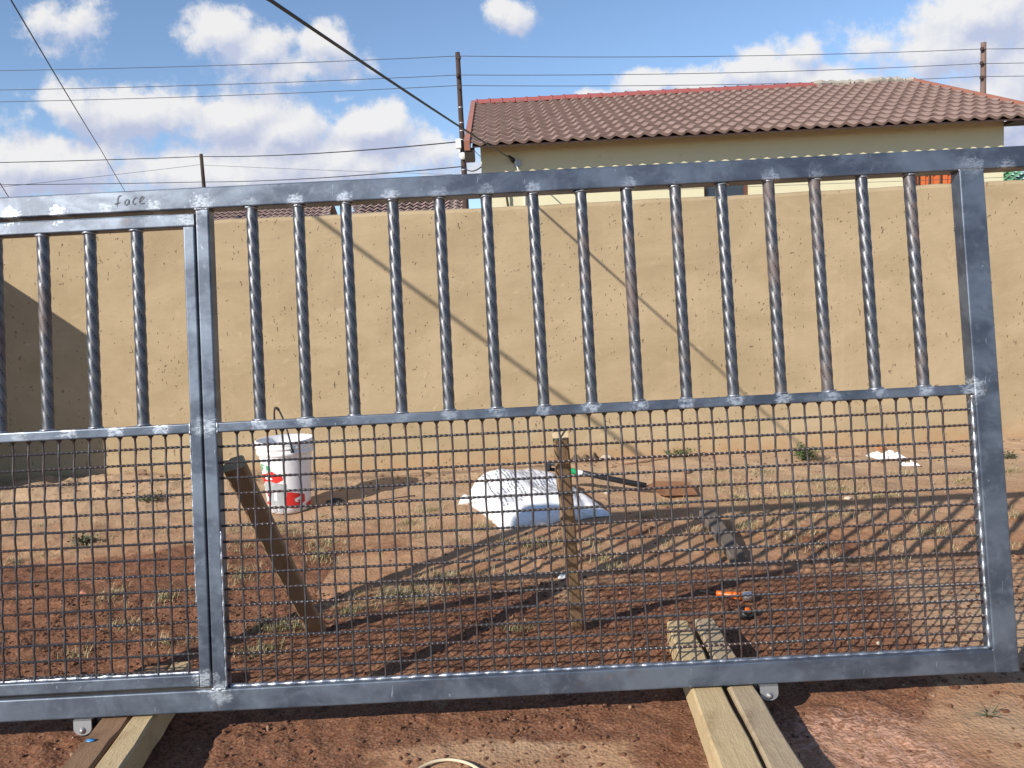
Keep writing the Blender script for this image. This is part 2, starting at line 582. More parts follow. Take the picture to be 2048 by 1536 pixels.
def m_plain(c, rough=0.6, metal=0.0, var=0.25, scale=20.0, spec=0.4, bump=0.1):
    def f(nt, out):
        n = nt.noise(nt.obj(), scale, 5, 0.65)
        cc = nt.mix(n, tuple(x * (1 - var) for x in c), tuple(min(1, x * (1 + var)) for x in c))
        out(cc, nt.math('MULTIPLY_ADD', n, 0.15, rough - 0.07), metal, nt.bump(n, bump, 0.004), spec)
    return f


def plain(name, c, **k):
    return material(name, m_plain(c, **k))


PEN = plain('marker_ink', (0.10, 0.11, 0.13), rough=0.6)
PLASTIC_W = None


def m_bucket(nt, out):
    p = nt.obj()
    n = nt.noise(p, 14.0, 5, 0.7, 0.6)
    n2 = nt.noise(nt.scl(p, (1, 1, 0.25)), 30.0, 4, 0.65)
    c = nt.mix(nt.math('MULTIPLY', nt.step(n, 0.52, 0.75), 0.55), (0.80, 0.79, 0.80), (0.50, 0.46, 0.45))
    c = nt.mix(nt.math('MULTIPLY', nt.step(n2, 0.66, 0.74), 0.55), c, (0.40, 0.27, 0.20))
    sp = nt.new('ShaderNodeSeparateXYZ'); nt.put(sp.inputs[0], p)
    inside = nt.step(nt.math('MULTIPLY_ADD', n, 0.12, sp.outputs[2]), 0.16, 0.02)
    c = nt.mix(nt.math('MULTIPLY', inside, 0.45), c, (0.42, 0.27, 0.18))
    out(c, 0.42, 0, nt.bump(n, 0.05, 0.003), 0.4)


BUCKET = material('white_plastic_dirty', m_bucket)
RED = plain('red_print', (0.62, 0.03, 0.025), rough=0.5, var=0.12)
GREEN = plain('green_print', (0.02, 0.33, 0.12), rough=0.5, var=0.12)
PUTTY = plain('grey_filler', (0.34, 0.35, 0.36), rough=0.85, var=0.35, scale=40)
BLACK = plain('black_plastic', (0.022, 0.022, 0.024), rough=0.45)


def m_sack(nt, out):
    p = nt.obj()
    n = nt.noise(p, 9.0, 6, 0.65, 1.0)
    n2 = nt.noise(p, 70.0, 3, 0.5)
    c = nt.mix(nt.step(n, 0.45, 0.8), (0.80, 0.80, 0.82), (0.66, 0.66, 0.68))
    sp = nt.new('ShaderNodeSeparateXYZ'); nt.put(sp.inputs[0], p)
    dirt = nt.step(nt.math('MULTIPLY_ADD', nt.noise(p, 15, 5, .7), 0.16, sp.outputs[2]), 0.14, 0.05)
    c = nt.mix(nt.math('MULTIPLY', dirt, 0.5), c, (0.42, 0.28, 0.19))
    h = nt.math('MULTIPLY_ADD', n, 1.0, nt.math('MULTIPLY', n2, 0.05))
    out(c, 0.5, 0, nt.bump(h, 0.55, 0.02), 0.35)


SACK = material('white_woven_sack', m_sack)
INK = plain('printed_ink', (0.22, 0.23, 0.27), rough=0.7)
PAPER = plain('white_paper', (0.78, 0.75, 0.72), rough=0.8, var=0.12)
RAG = plain('brown_cloth', (0.115, 0.085, 0.055), rough=0.95, var=0.4, scale=30, bump=0.6)
RUSTY = plain('rusty_steel', (0.26, 0.125, 0.065), rough=0.65, metal=0.2, var=0.4, scale=18)
DARKSTEEL = plain('dark_steel', (0.05, 0.05, 0.055), rough=0.35, metal=0.5, var=0.3)
ORANGE = plain('orange_plastic', (0.75, 0.14, 0.015), rough=0.35, var=0.15)
CHROME = plain('bright_ferrule', (0.72, 0.72, 0.72), rough=0.25, metal=0.9, var=0.12)
HOSE = plain('cream_hose', (0.60, 0.50, 0.34), rough=0.55, var=0.15)
STONE = plain('brown_stone', (0.30, 0.19, 0.12), rough=0.9, var=0.35)
STONE_P = plain('pale_stone', (0.50, 0.42, 0.33), rough=0.9, var=0.3)


def m_clod(nt, out):
    p = nt.pos()
    n = nt.noise(p, 5.0, 4, 0.6)
    c = nt.mix(n, (0.095, 0.040, 0.024), (0.20, 0.10, 0.060))
    m2 = nt.step(nt.noise(p, 31.0, 1, 0.5), 0.66, 0.70)
    c = nt.mix(nt.math('MULTIPLY', m2, 0.6), c, (0.42, 0.28, 0.19))
    out(c, 0.95, 0, nt.bump(nt.noise(p, 150.0, 3, 0.6), 0.6, 0.005), 0.15)


CLOD = material('earth_clod', m_clod)


def m_straw(nt, out):
    n = nt.noise(nt.pos(), 14.0, 3, 0.6)
    c = nt.mix(nt.step(n, 0.35, 0.65), (0.25, 0.225, 0.105), (0.46, 0.38, 0.23))
    out(c, 0.8, 0, None, 0.2)


STRAW = material('dry_grass_blade', m_straw)


def m_leaf(nt, out):
    n = nt.noise(nt.pos(), 40.0, 3, 0.6)
    out(nt.mix(n, (0.05, 0.085, 0.03), (0.15, 0.19, 0.075)), 0.7, 0, None, 0.3)


LEAF = material('weed_leaf', m_leaf)
LEAF_GREY = plain('grey_green_leaf', (0.12, 0.125, 0.07), rough=.8, var=.4, scale=40)
TREE_LEAF = plain('tree_leaf', (0.075, 0.085, 0.03), rough=0.7, var=0.5, scale=3)
BARK = plain('tree_bark', (0.10, 0.075, 0.05), rough=0.9)


def m_tile(nt, out):
    r = nt.rnd()
    p = nt.pos()
    n = nt.noise(p, 5.0, 5, 0.65)
    n2 = nt.noise(p, 60.0, 3, 0.6)
    c = nt.mix(n, (0.21, 0.145, 0.125), (0.275, 0.195, 0.172))
    c = nt.mix(nt.math('MULTIPLY', r, 0.55), c, (0.185, 0.122, 0.104))
    c = nt.mix(nt.math('MULTIPLY', nt.step(nt.noise(p, 1.1, 5, 0.7), 0.55, 0.75), 0.4), c, (0.15, 0.12, 0.10))
    c = nt.mix(nt.math('MULTIPLY', nt.step(n2, 0.55, 0.8), 0.25), c, (0.18, 0.10, 0.085))
    out(c, 0.75, 0, nt.bump(n2, 0.2, 0.004), 0.3)


TILE = material('brown_roof_tile', m_tile)
RIDGE = plain('red_ridge_cap', (0.30, 0.085, 0.078), rough=0.6, var=0.2, scale=6)
MORTAR = plain('grey_mortar', (0.32, 0.29, 0.25), rough=0.95, var=0.35, scale=25, bump=0.8)
VERGE = plain('verge_board', (0.36, 0.155, 0.11), rough=0.6, var=0.2, scale=5)
FASCIA = plain('dark_fascia', (0.045, 0.035, 0.03), rough=0.6)


def m_cream(nt, out):
    p = nt.pos()
    n = nt.noise(p, 2.0, 6, 0.65)
    n2 = nt.noise(p, 9.0, 2, 0.5)
    c = nt.mix(n, (0.56, 0.52, 0.345), (0.64, 0.60, 0.42))
    c = nt.mix(nt.math('MULTIPLY', nt.step(n2, 0.74, 0.78), 0.5), c, (0.22, 0.19, 0.14))
    out(c, 0.85, 0, nt.bump(nt.noise(p, 70, 4, .6), 0.15, 0.004), 0.25)


CREAM = material('cream_house_paint', m_cream)
TERRA = plain('terracotta_paint', (0.55, 0.135, 0.04), rough=0.55, var=0.12, scale=8)
BROWNP = plain('brown_steel_frame', (0.12, 0.05, 0.035), rough=0.5)
GLASS = plain('dark_window_glass', (0.03, 0.035, 0.045), rough=0.08, var=0.1, spec=0.6)
POLE = plain('creosoted_timber', (0.055, 0.034, 0.028), rough=0.85, var=0.4, scale=6, bump=0.5)
POLE_LIGHT = plain('weathered_pole_timber', (0.16, 0.105, 0.085), rough=0.85, var=0.3, scale=6, bump=0.5)
BOXW = plain('white_meter_box', (0.68, 0.68, 0.66), rough=0.5, var=0.08)
CABLE = plain('black_cable', (0.012, 0.012, 0.014), rough=0.6)
WIREGREY = plain('weathered_wire', (0.07, 0.075, 0.09), rough=0.6)
GREENROOF = plain('green_roof_sheet', (0.11, 0.27, 0.13), rough=0.6, var=0.25, scale=4)
FARWALL = plain('far_house_paint', (0.45, 0.42, 0.38), rough=0.85)
FARROOF = plain('far_roof_tile', (0.32, 0.22, 0.19), rough=0.8, var=0.2, scale=10)

# ------------------------------------------------------------------ ground
WALL_Y = 5.78


def blob(x, y, c, r):
    return np.clip(1 - np.sqrt(((x - c[0]) / r[0]) ** 2 + ((y - c[1]) / r[1]) ** 2), 0, 1)


def ground_h(x, y, full=True):
    h = 0.045 * (nfbm(x, y, 1.1, 3, 3) - 0.5) + 0.03 * (nfbm(x, y, 4.0, 9, 4) - 0.5)
    rough = 0.35 + 0.9 * np.clip(nfbm(x, y, 2.3, 21, 2) - 0.35, 0, 1)
    h = h + 0.020 * rough * (0.4 + 0.6 * np.clip((y - 1.9) / .4, 0, 1)) * (nfbm(x, y, 14.0, 31, 4, 0.6) - 0.5)
    # loose clods: sharpened noise
    cl = np.clip(nfbm(x, y, 24.0, 51, 2) - 0.62, 0, 1)
    h = h + 0.07 * cl * rough * (nfbm(x, y, 1.7, 91, 2) > 0.5)
    # soil banked against the wall, higher at the left
    bank = np.exp(-((y - 5.55) / 0.45) ** 2)
    h = h + bank * (0.02 + 0.09 * np.clip((-x - 0.9) / 2.0, 0, 1)) * (0.6 + 0.8 * nfbm(x, y, 5.0, 77, 3))
    near = np.exp(-((y - 2.15) / 0.16) ** 2)          # trodden flat under the planks
    h = h * (1 - 0.5 * near) - 0.004
    far = np.clip((np.abs(y - 3.2) - 4.0) / 3.0, 0, 1)
    return h * (1 - far) - 0.01


def grid_axis(a, b, step, lo, hi):
    core = list(np.arange(a, b + 1e-6, step))
    out_l, out_r = [], []
    d, p = step * 2, a
    while p > lo:
        p -= d; d *= 1.5; out_l.append(max(p, lo))
    d, p = step * 2, b
    while p < hi:
        p += d; d *= 1.5; out_r.append(min(p, hi))
    return np.array(out_l[::-1] + core + out_r)


gx = grid_axis(-4.4, 4.8, 0.0135, -400, 400)
gy = grid_axis(1.5, 5.9, 0.0125, -300, 900)
GX, GY = np.meshgrid(gx, gy, indexing='ij')
GZ = ground_h(GX, GY)
nx, ny = len(gx), len(gy)
idx = np.arange(nx * ny).reshape(nx, ny)
quads = np.stack([idx[:-1, :-1], idx[1:, :-1], idx[1:, 1:], idx[:-1, 1:]], -1).reshape(-1, 4)
me = bpy.data.meshes.new('ground')
me.vertices.add(nx * ny)
me.vertices.foreach_set('co', np.stack([GX, GY, GZ], -1).reshape(-1).astype(np.float32))
me.loops.add(len(quads) * 4)
me.loops.foreach_set('vertex_index', quads.reshape(-1).astype(np.int32))
me.polygons.add(len(quads))
me.polygons.foreach_set('loop_start', np.arange(0, len(quads) * 4, 4, dtype=np.int32))
me.polygons.foreach_set('use_smooth', [True] * len(quads))
me.update(calc_edges=True)
me.validate()
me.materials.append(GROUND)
nz = nfbm(GX, GY, 2.2, 5, 4)
nz2 = nfbm(GX, GY, 6.0, 8, 3)


def spots(lst):
    a = np.zeros_like(GX)
    for (px, py, rx, ry, s) in lst:
        g = gp(px, py)
        k = g.y / CAM_F
        a = np.maximum(a, s * blob(GX, GY, (g.x, g.y), (rx * k, ry * k * g.y / CAM_H)))
    return a


# damp dug soil (dark red brown), also painted to deepen the gate's shade; drier tan soil, crumbly pink patch
moist_shade = 1.12 * spots([(100, 1240, 520, 240, 1.5), (330, 1140, 180, 100, 1.2), (520, 1110, 220, 80, 1.0), (700, 1290, 380, 90, 1.4), (1100, 1230, 520, 110, 1.3), (1500, 1240, 330, 130, 1.4), (1650, 1090, 200, 60, .9),
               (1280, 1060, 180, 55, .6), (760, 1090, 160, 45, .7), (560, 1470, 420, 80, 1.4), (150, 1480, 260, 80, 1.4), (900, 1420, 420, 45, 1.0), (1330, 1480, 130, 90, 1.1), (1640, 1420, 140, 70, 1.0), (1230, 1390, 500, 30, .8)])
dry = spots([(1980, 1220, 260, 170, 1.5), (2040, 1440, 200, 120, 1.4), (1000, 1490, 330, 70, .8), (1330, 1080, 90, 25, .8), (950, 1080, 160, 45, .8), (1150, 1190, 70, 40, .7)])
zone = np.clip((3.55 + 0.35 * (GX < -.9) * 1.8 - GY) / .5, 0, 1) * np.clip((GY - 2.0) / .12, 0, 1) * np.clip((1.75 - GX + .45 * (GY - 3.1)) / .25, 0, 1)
frontz = np.clip((2.2 - GY) / .15, 0, 1) * np.clip((.05 - GX) / .35, 0, 1) * .8  # front strip: damp soil plus shade painted under the bottom rail
moist_shade = np.maximum(moist_shade, np.maximum(zone, frontz))
mo = moist_shade * 1.15 + (nz - 0.5) * 1.0 + (nz2 - 0.5) * 0.6 - dry * 1.35 - 0.08
pinkv = spots([(1720, 1470, 260, 110, 1.8), (1830, 1500, 160, 90, 1.6), (1600, 1536, 200, 60, 1.2), (170, 1195, 80, 30, .5), (200, 1160, 60, 25, .4)])
core_m = np.clip(1.2 - np.abs(GY - 3.0) / 2.2, 0, 1) * (np.abs(GX) < 4)
mm = np.clip(mo, 0, 1) * core_m
GZ = GZ + mm * (0.020 * np.clip(nfbm(GX, GY, 19.0, 131, 3, .6) - .48, 0, 1) * 2 + 0.010 * (nfbm(GX, GY, 34.0, 141, 2) - .5))
GZ = GZ + np.clip(pinkv, 0, 1) * 0.016 * (nfbm(GX + GY * .5, GY, 24.0, 151, 3, .6) - .5)
me.vertices.foreach_set('co', np.stack([GX, GY, GZ], -1).reshape(-1).astype(np.float32))
me.update()
pale = np.clip((GY - 3.9) / 1.3, 0, 1) * 0.95 + dry * 0.5 + (nz2 - 0.5) * 0.5
for nm, arr in (('moist_shade', mo), ('pink', pinkv), ('pale', pale)):
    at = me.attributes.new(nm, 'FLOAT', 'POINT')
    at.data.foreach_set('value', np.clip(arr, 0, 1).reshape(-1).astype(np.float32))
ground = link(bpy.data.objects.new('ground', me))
tag(ground, 'bare red-brown earth yard in front of the plastered wall', kind='structure')


def gz(x, y):
    return float(ground_h(np.array([x]), np.array([y]))[0])


# crumbs and clods lying on the soil
def rock_shape(n_lat=3):
    bm = bmesh.new()
    bmesh.ops.create_icosphere(bm, subdivisions=1, radius=1)
    v = [np.array(x.co) for x in bm.verts]
    f = [[y.index for y in x.verts] for x in bm.faces]
    bm.free()
    return np.array(v), f


RV, RF = rock_shape()


def scatter_rocks(pts, smin, smax, seed, power=3.0):
    r = np.random.RandomState(seed)
    V, F = [], []
    for (x, y) in pts:
        s = smin + (smax - smin) * r.rand() ** power
        sc = s * (0.7 + 0.6 * r.rand(3)) * np.array([1, 1, 0.7])
        v = RV * sc * (0.8 + 0.4 * r.rand(len(RV), 1))
        a = r.rand() * 6.28
        c, q = math.cos(a), math.sin(a)
        v = v @ np.array([[c, q, 0], [-q, c, 0], [0, 0, 1]])
        n = len(V) * len(RV)
        V.append(v + np.array([x, y, gz_fast(x, y) + sc[2] * 0.35]))
        F += [tuple(i + n for i in f) for f in RF]
    return np.concatenate(V), F


def gz_fast(x, y):
    i = min(max(int(np.searchsorted(gx, x)) - 1, 0), nx - 2)
    j = min(max(int(np.searchsorted(gy, y)) - 1, 0), ny - 2)
    return float(GZ[i:i + 2, j:j + 2].mean())


pts = []
while len(pts) < 14000:
    x, y = rng.uniform(-2.2, 2.6), rng.uniform(1.6, 3.4)
    if abs(x) > 0.72 * y + 0.15: continue
    if x > .7 and y < 2.25 and rng.rand() < .7: continue
    if rng.rand() < (0.15 + 1.6 * max(0, float(vnoise(np.array([x]), np.array([y]), 3.0, 61)[0]) - 0.4)):
        pts.append((x, y))
while len(pts) < 17000:
    x, y = rng.uniform(-4, 4.4), rng.uniform(3.4, 5.75)
    if rng.rand() < 0.25 + 0.75 * (y > 5.2):
        pts.append((x, y))
v, f = scatter_rocks(pts, 0.0012, 0.0095, 5, 4.5)
o = link(bpy.data.objects.new('soil_crumbs', make_mesh('soil_crumbs', v, f, CLOD)))
tag(o, 'loose crumbs and small clods of soil scattered over the ground', kind='stuff')

# ------------------------------------------------------------------ plastered boundary wall
WALL_T = 0.16


def wall_mesh(x0, x1, zt, name, parent):
    n = int((x1 - x0) / 0.06)
    prof_y = [(0, -0.3), (0, zt - 0.03), (0.012, zt - 0.008), (0.035, zt), (WALL_T - 0.03, zt), (WALL_T, zt - 0.03), (WALL_T, -0.3)]
    v, f = [], []
    for i in range(n + 1):
        x = x0 + (x1 - x0) * i / n
        wob = 0.012 * fbm((x * 0.9, 3.1, 0)) + 0.004 * fbm((x * 6, 1.1, 0))
        for (y, z) in prof_y:
            v.append((x, WALL_Y + y + 0.006 * fbm((x * 1.3, z * 1.3, 5)), z + (wob if z > 0.5 else 0)))
    m = len(prof_y)
    for i in range(n):
        for k in range(m - 1):
            a = i * m + k
            f.append((a, a + m, a + m + 1, a + 1))
    f.append(tuple(range(m)))
    f.append(tuple(range(n * m, n * m + m))[::-1])
    o = link(bpy.data.objects.new(name, make_mesh(name, v, f, WALL)), parent)
    return o


bw = empty('boundary_wall', (0, WALL_Y, 0))
tag(bw, 'tan trowel-plastered boundary wall behind the gate', 'wall')
w1 = wall_mesh(-4.4, 7.5, 1.865, 'plastered_wall', bw)
w1.matrix_parent_inverse = Matrix.Translation((0, -WALL_Y, 0))
mb = MB()
mb.box(-4.36, -4.12, 4.68, 5.775, -0.3, 1.93)
w2 = mb.build('side_return', WALL, bw)
w2.matrix_parent_inverse = Matrix.Translation((0, -WALL_Y, 0))

# ------------------------------------------------------------------ the house behind the wall
HY_E, HY_W, HY_R = 10.0, 10.37, 13.6
HX0, HX1 = -0.25, 6.38
VX0, VX1 = -0.36, 6.82
Z_E, Z_R = 3.10, 4.44
house = empty('house', (HX0, HY_W, 0))
HOUSE_INV = Matrix.Translation((-HX0, -HY_W, 0))
tag(house, 'low cream house with brown tiled roof behind the boundary wall', 'house')


def hpart(o):
    if o.parent == house: o.matrix_parent_inverse = HOUSE_INV
    return o


wa, wb = dp(1408, 375, HY_W), dp(1498, 375, HY_W)
da, db = dp(1829, 355, HY_W), dp(1918, 355, HY_W)
WIN = (wa.x, wb.x, 1.25, 2.62)
DOOR = (da.x, db.x, 0.1, 2.56)
mb = MB()
xs = [HX0, WIN[0], WIN[1], DOOR[0], DOOR[1], HX1]
zt = 3.14
for i, (a, b) in enumerate(zip(xs[:-1], xs[1:])):
    if i == 1:
        mb.box(a, b, HY_W, HY_W + .2, -.2, WIN[2]); mb.box(a, b, HY_W, HY_W + .2, WIN[3], zt)
    elif i == 3:
        mb.box(a, b, HY_W, HY_W + .2, -.2, DOOR[2]); mb.box(a, b, HY_W, HY_W + .2, DOOR[3], zt)
    else:
        mb.box(a, b, HY_W, HY_W + .2, -.2, zt)
yb = 2 * HY_R - HY_W
for x in (HX0, HX1 - .2):        # gable ends
    v = [(x, HY_W + .2, -.2), (x, yb, -.2), (x, yb, zt), (x, HY_R, Z_R - .10), (x, HY_W + .2, zt)]
    v += [(p[0] + .2, p[1], p[2]) for p in v]
    mb.add(v, [(0, 1, 2, 3, 4), (9, 8, 7, 6, 5)] + [(i, (i + 1) % 5, (i + 1) % 5 + 5, i + 5) for i in range(5)])
mb.box(HX0 + .2, HX1 - .2, yb - .2, yb, -.2, zt)
hpart(mb.build('wall', CREAM, house))

# window
mb = MB()
fw = 0.05
x0, x1, z0, z1 = WIN
mb.box(x0, x0 + fw, HY_W + .05, HY_W + .12, z0, z1).box(x1 - fw, x1, HY_W + .05, HY_W + .12, z0, z1)
mb.box(x0 + fw, x1 - fw, HY_W + .05, HY_W + .12, z1 - fw, z1).box(x0 + fw, x1 - fw, HY_W + .05, HY_W + .12, z0, z0 + fw)
mb.box((x0 + x1) / 2 - .012, (x0 + x1) / 2 + .012, HY_W + .06, HY_W + .11, z0 + fw, z1 - fw)
win = hpart(mb.build('window', BROWNP, house))
mb = MB().box(x0 + fw, x1 - fw, HY_W + .08, HY_W + .088, z0 + fw, z1 - fw)
mb.build('pane', GLASS, win)
# door with burglar bars
x0, x1, z0, z1 = DOOR
mb = MB().box(x0, x1, HY_W + .08, HY_W + .13, z0, z1)
nb = 6
door = hpart(mb.build('door', TERRA, house))
for k in range(nb):
    xx = x0 + (x1 - x0) * (k + .5) / nb
    MB().box(xx - .03, xx + .03, HY_W + .062, HY_W + .079, z0 + .05, z1 - .04).build('panel', TERRA, door)
mb = MB()
for k in range(4):
    xx = x0 + (x1 - x0) * (k + .5) / 4
    mb.tube([(xx, HY_W + .04, z0), (xx, HY_W + .04, z1)], .009, 6)
    mb.tube([(xx - .05, HY_W + .04, z1 - .32), (xx, HY_W + .04, z1 - .1), (xx + .05, HY_W + .04, z1 - .32)], .007, 6)
mb.tube([(x0, HY_W + .04, z1 - .33), (x1, HY_W + .04, z1 - .33)], .008, 6)
mb.build('security_bars', FASCIA, door)
# service pipes and bracket
br = dp(1030, 322, HY_W - .06)
mb = MB().box(br.x - .01, br.x + .07, HY_W - .03, HY_W - .001, br.z - .07, br.z + .02)
hpart(mb.build('cable_bracket', ZINC, house))
mb = MB()
mb.tube([br + Vector((0, 0, 0)), br + Vector((.04, .02, -.12)), dp(1042, 350, HY_W - .03), dp(1048, 372, HY_W - .03), dp(1050, 430, HY_W - .03), dp(1052, 500, HY_W - .03)], .011, 6)
hpart(mb.build('conduit', BOXW, house, True))
mb = MB()
mb.tube([dp(1010, 375, HY_W - .06), dp(1013, 392, HY_W - .06), dp(1019, 430, HY_W - .03)], .016, 6)
hpart(mb.build('bent_pipe', FASCIA, house, True))

# roof: battens deck, then single tiles
pitch = math.atan2(Z_R - Z_E, HY_R - HY_E)
slope = math.hypot(Z_R - Z_E, HY_R - HY_E)
mb = MB()
dk = 0.045
nrm = Vector((0, -math.sin(pitch), math.cos(pitch)))
def rpt(x, s, up=0.0):
    return Vector((x, HY_E + s * math.cos(pitch), Z_E + s * math.sin(pitch))) + nrm * up
a, b, c_, d = rpt(VX0 + .02, 0.05, -dk), rpt(VX1 - .02, 0.05, -dk), rpt(VX1 - .02, slope, -dk), rpt(VX0 + .02, slope, -dk)
e = [Vector((p.x, 2 * HY_R - p.y, p.z)) for p in (a, b)]
vv = [a, b, c_, d, e[0], e[1]]
vv += [p + Vector((0, 0, .02)) for p in vv]
mb.add(vv, [(3, 2, 1, 0), (4, 5, 2, 3), (6, 7, 8, 9), (9, 8, 11, 10), (0, 1, 7, 6), (4, 10, 11, 5), (0, 6, 9, 3), (3, 9, 10, 4), (1, 2, 8, 7), (2, 5, 11, 8)])
roof = hpart(mb.build('roof', FARROOF, house))
TW, TL = 0.1750, 0.320
ncol, nrow = int(round((VX1 - VX0) / TW)), 12
def tile_geom():
    n = 10
    v, f = [], []
    for (s, lift) in ((0.0, 0.036), (TL + .02, 0.0)):
        for k in range(n + 1):
            t = k / n
            # steep on one side, gently rolling on the other
            ph = t + 0.16 * math.sin(2 * math.pi * t) / math.pi
            z = 0.018 * math.cos(2 * math.pi * (ph - 0.18))
            v.append((t * TW * 1.02, s, z + lift))
    for k in range(n + 1):
        p = v[k]
        v.append((p[0], p[1] + 0.006, p[2] - 0.034))
    for k in range(n):
        f.append((k, k + 1, k + n + 2, k + n + 1))
        f.append((k + 1, k, 2 * n + 2 + k, 2 * n + 3 + k))
    return v, f
tv, tf = tile_geom()
tile_me = make_mesh('roof_tile', tv, tf, TILE, False)
for p in tile_me.polygons:
    p.use_smooth = p.index % 2 == 0
Mroof = Matrix.Rotation(pitch, 4, 'X')
stuff_v, stuff_f = [], []
count = 0
for r_ in range(nrow):
    for c in range(ncol):
        loc = rpt(VX0 + c * TW, r_ * TL, random.uniform(-.0015, .0015))
        if r_ < 7 and count < 295:
            o = bpy.data.objects.new('roof_tile', tile_me)
            COL.objects.link(o)
            o.parent = roof
            o.location = loc
            o.rotation_euler = (pitch + random.uniform(-.008, .004), 0, random.uniform(-.012, .012))
            count += 1
        else:
            n0 = len(stuff_v)
            for q in tv:
                stuff_v.append(tuple(loc + (Mroof @ Vector(q))))
            stuff_f += [tuple(i + n0 for i in q) for q in tf]
me = make_mesh('upper_tile_courses', stuff_v, stuff_f, TILE)
for p in me.polygons: p.use_smooth = p.index % 2 == 0
o = link(bpy.data.objects.new('upper_tile_courses', me), roof)
o['kind'] = 'stuff'
for o in [x for x in roof.children]:
    o.matrix_parent_inverse = HOUSE_INV @ HOUSE_INV.inverted()
# ridge caps, mortar end
cap_n = 5.18
cap = MB()
segs = 8
cl = 0.205
for (xx, rr) in ((0, .083), (.03, .083), (.031, .074), (cl + .012, .070)):
    for k in range(segs + 1):
        an = math.pi * (k / segs) * 1.1 - .05 * math.pi
        cap.v.append((xx, -rr * 1.15 * math.cos(an), rr * math.sin(an)))
for i in range(3):
    for k in range(segs):
        a = i * (segs + 1) + k
        cap.f.append((a, a + segs + 1, a + segs + 2, a + 1)); cap.m.append(0)
cap_me = make_mesh('ridge_cap', cap.v, cap.f, RIDGE, False)
x = VX0
while x < cap_n:
    o = bpy.data.objects.new('ridge_cap', cap_me)
    COL.objects.link(o); o.parent = roof
    o.location = (x, HY_R, Z_R - .005 + random.uniform(-.004, .004))
    o.rotation_euler = (0, random.uniform(-.01, .01), random.uniform(-.01, .01))
    x += cl
mb = MB()
x = cap_n
while x < VX1:
    l = random.uniform(.10, .26)
    prof = []
    pts_ = [(x, HY_R + random.uniform(-.05, .03), Z_R + random.uniform(0, .03)), (x + l * .5, HY_R + random.uniform(-.04, .03), Z_R + random.uniform(.02, .06)), (x + l, HY_R + random.uniform(-.05, .03), Z_R + random.uniform(0, .03))]
    mb.tube(pts_, [random.uniform(.03, .05), random.uniform(.05, .075), random.uniform(.03, .05)], 7)
    x += l * .8
mb.build('ridge_mortar', MORTAR, roof)
# verge boards and rafter ends
def board(x0_, x1_, s0, s1, up0_, up1_):
    p = []
    for x in (x0_, x1_):
        for s in (s0, s1):
            for u_ in (up0_, up1_):
                p.append(rpt(x, s, u_))
    return p, [(0, 1, 3, 2), (4, 6, 7, 5), (0, 4, 5, 1), (2, 3, 7, 6), (0, 2, 6, 4), (1, 5, 7, 3)]
for (xa, xb) in ((VX0 - .075, VX0 - .005), (VX1 + .01, VX1 + .05)):
    mb = MB(); mb.add(*board(xa, xb, -.02, slope + .02, -.06, .055)); mb.build('verge_board', VERGE, roof)
    mb = MB(); mb.add(*board(xa - .002, xb + .05, -.005, .16, -.21, -.062)); mb.build('rafter_end', FASCIA, roof)
mb = MB().box(HX1, VX1 - .05, HY_E + .1, HY_W + .1, Z_E - .02, Z_E + .02)
mb.build('soffit', FASCIA, roof)

# ------------------------------------------------------------------ distant houses, tree, green roof


def far_house(name, label, x0, x1, Y, z_e, z_r, roofmat, wallmat, depth=5.0, tiles=True):
    t = empty(name, (x0, Y, 0))
    t.empty_display_size = .3
    tag(t, label, 'house')
    inv = Matrix.Translation((-x0, -Y, 0))
    mb = MB().box(x0 + .25, x1 - .25, Y + .4, Y + 2 * depth - .4, -.5, z_e)
    for x in (x0 + .25, x1 - .45):
        v = [(x, Y + .4, z_e), (x, Y + 2 * depth - .4, z_e), (x, Y + depth, z_r - .15)]
        v += [(p[0] + .2, p[1], p[2]) for p in v]
        mb.add(v, [(0, 1, 2), (5, 4, 3), (0, 3, 4, 1), (1, 4, 5, 2), (2, 5, 3, 0)])
    w = mb.build('wall', wallmat, t); w.matrix_parent_inverse = inv
    mb = MB()
    rows = 14
    step = (x1 - x0) / max(2, int((x1 - x0) / .07))
    xs_ = np.arange(x0, x1 + step * .5, step)
    for k in range(rows):
        v, f = [], []
        for (s, lift) in ((k / rows, .05), ((k + 1) / rows, 0)):
            for i, x in enumerate(xs_):
                w_ = .04 * math.cos(i * math.pi / 2)
                v.append((x, Y + s * depth, z_e + s * (z_r - z_e) + lift + w_))
        n = len(xs_)
        for i in range(n - 1):
            f.append((i, i + 1, n + i + 1, n + i))
        mb.add(v, f)
    mb.add([(x0, Y + depth, z_r), (x1, Y + depth, z_r), (x1, Y + 2 * depth, z_e), (x0, Y + 2 * depth, z_e)], [(0, 1, 2, 3)])
    r_ = mb.build('roof', roofmat, t); r_.matrix_parent_inverse = inv
    return t


pa, pb = dp(655, 418, 26), dp(914, 380, 26)
far_house('far_house', 'distant house with a pinkish tiled roof just above the wall beside the utility pole', pa.x, pb.x, 26, 3.1, 5.15, FARROOF, FARWALL, 4.0)
pa, pb = dp(250, 418, 34), dp(628, 415, 34)
far_house('far_house', 'distant house with low tiled roof above the wall near the gate post', pa.x, pb.x, 34, 3.7, 6.1, FARROOF, FARWALL, 4.0)
pa, pb = dp(1985, 352, 24), dp(2200, 352, 24)
far_house('far_house', 'distant building with pale green sheet roof at the far right above the wall', pa.x, pb.x, 24, 3.2, 4.75, GREENROOF, FARWALL, 4.0)

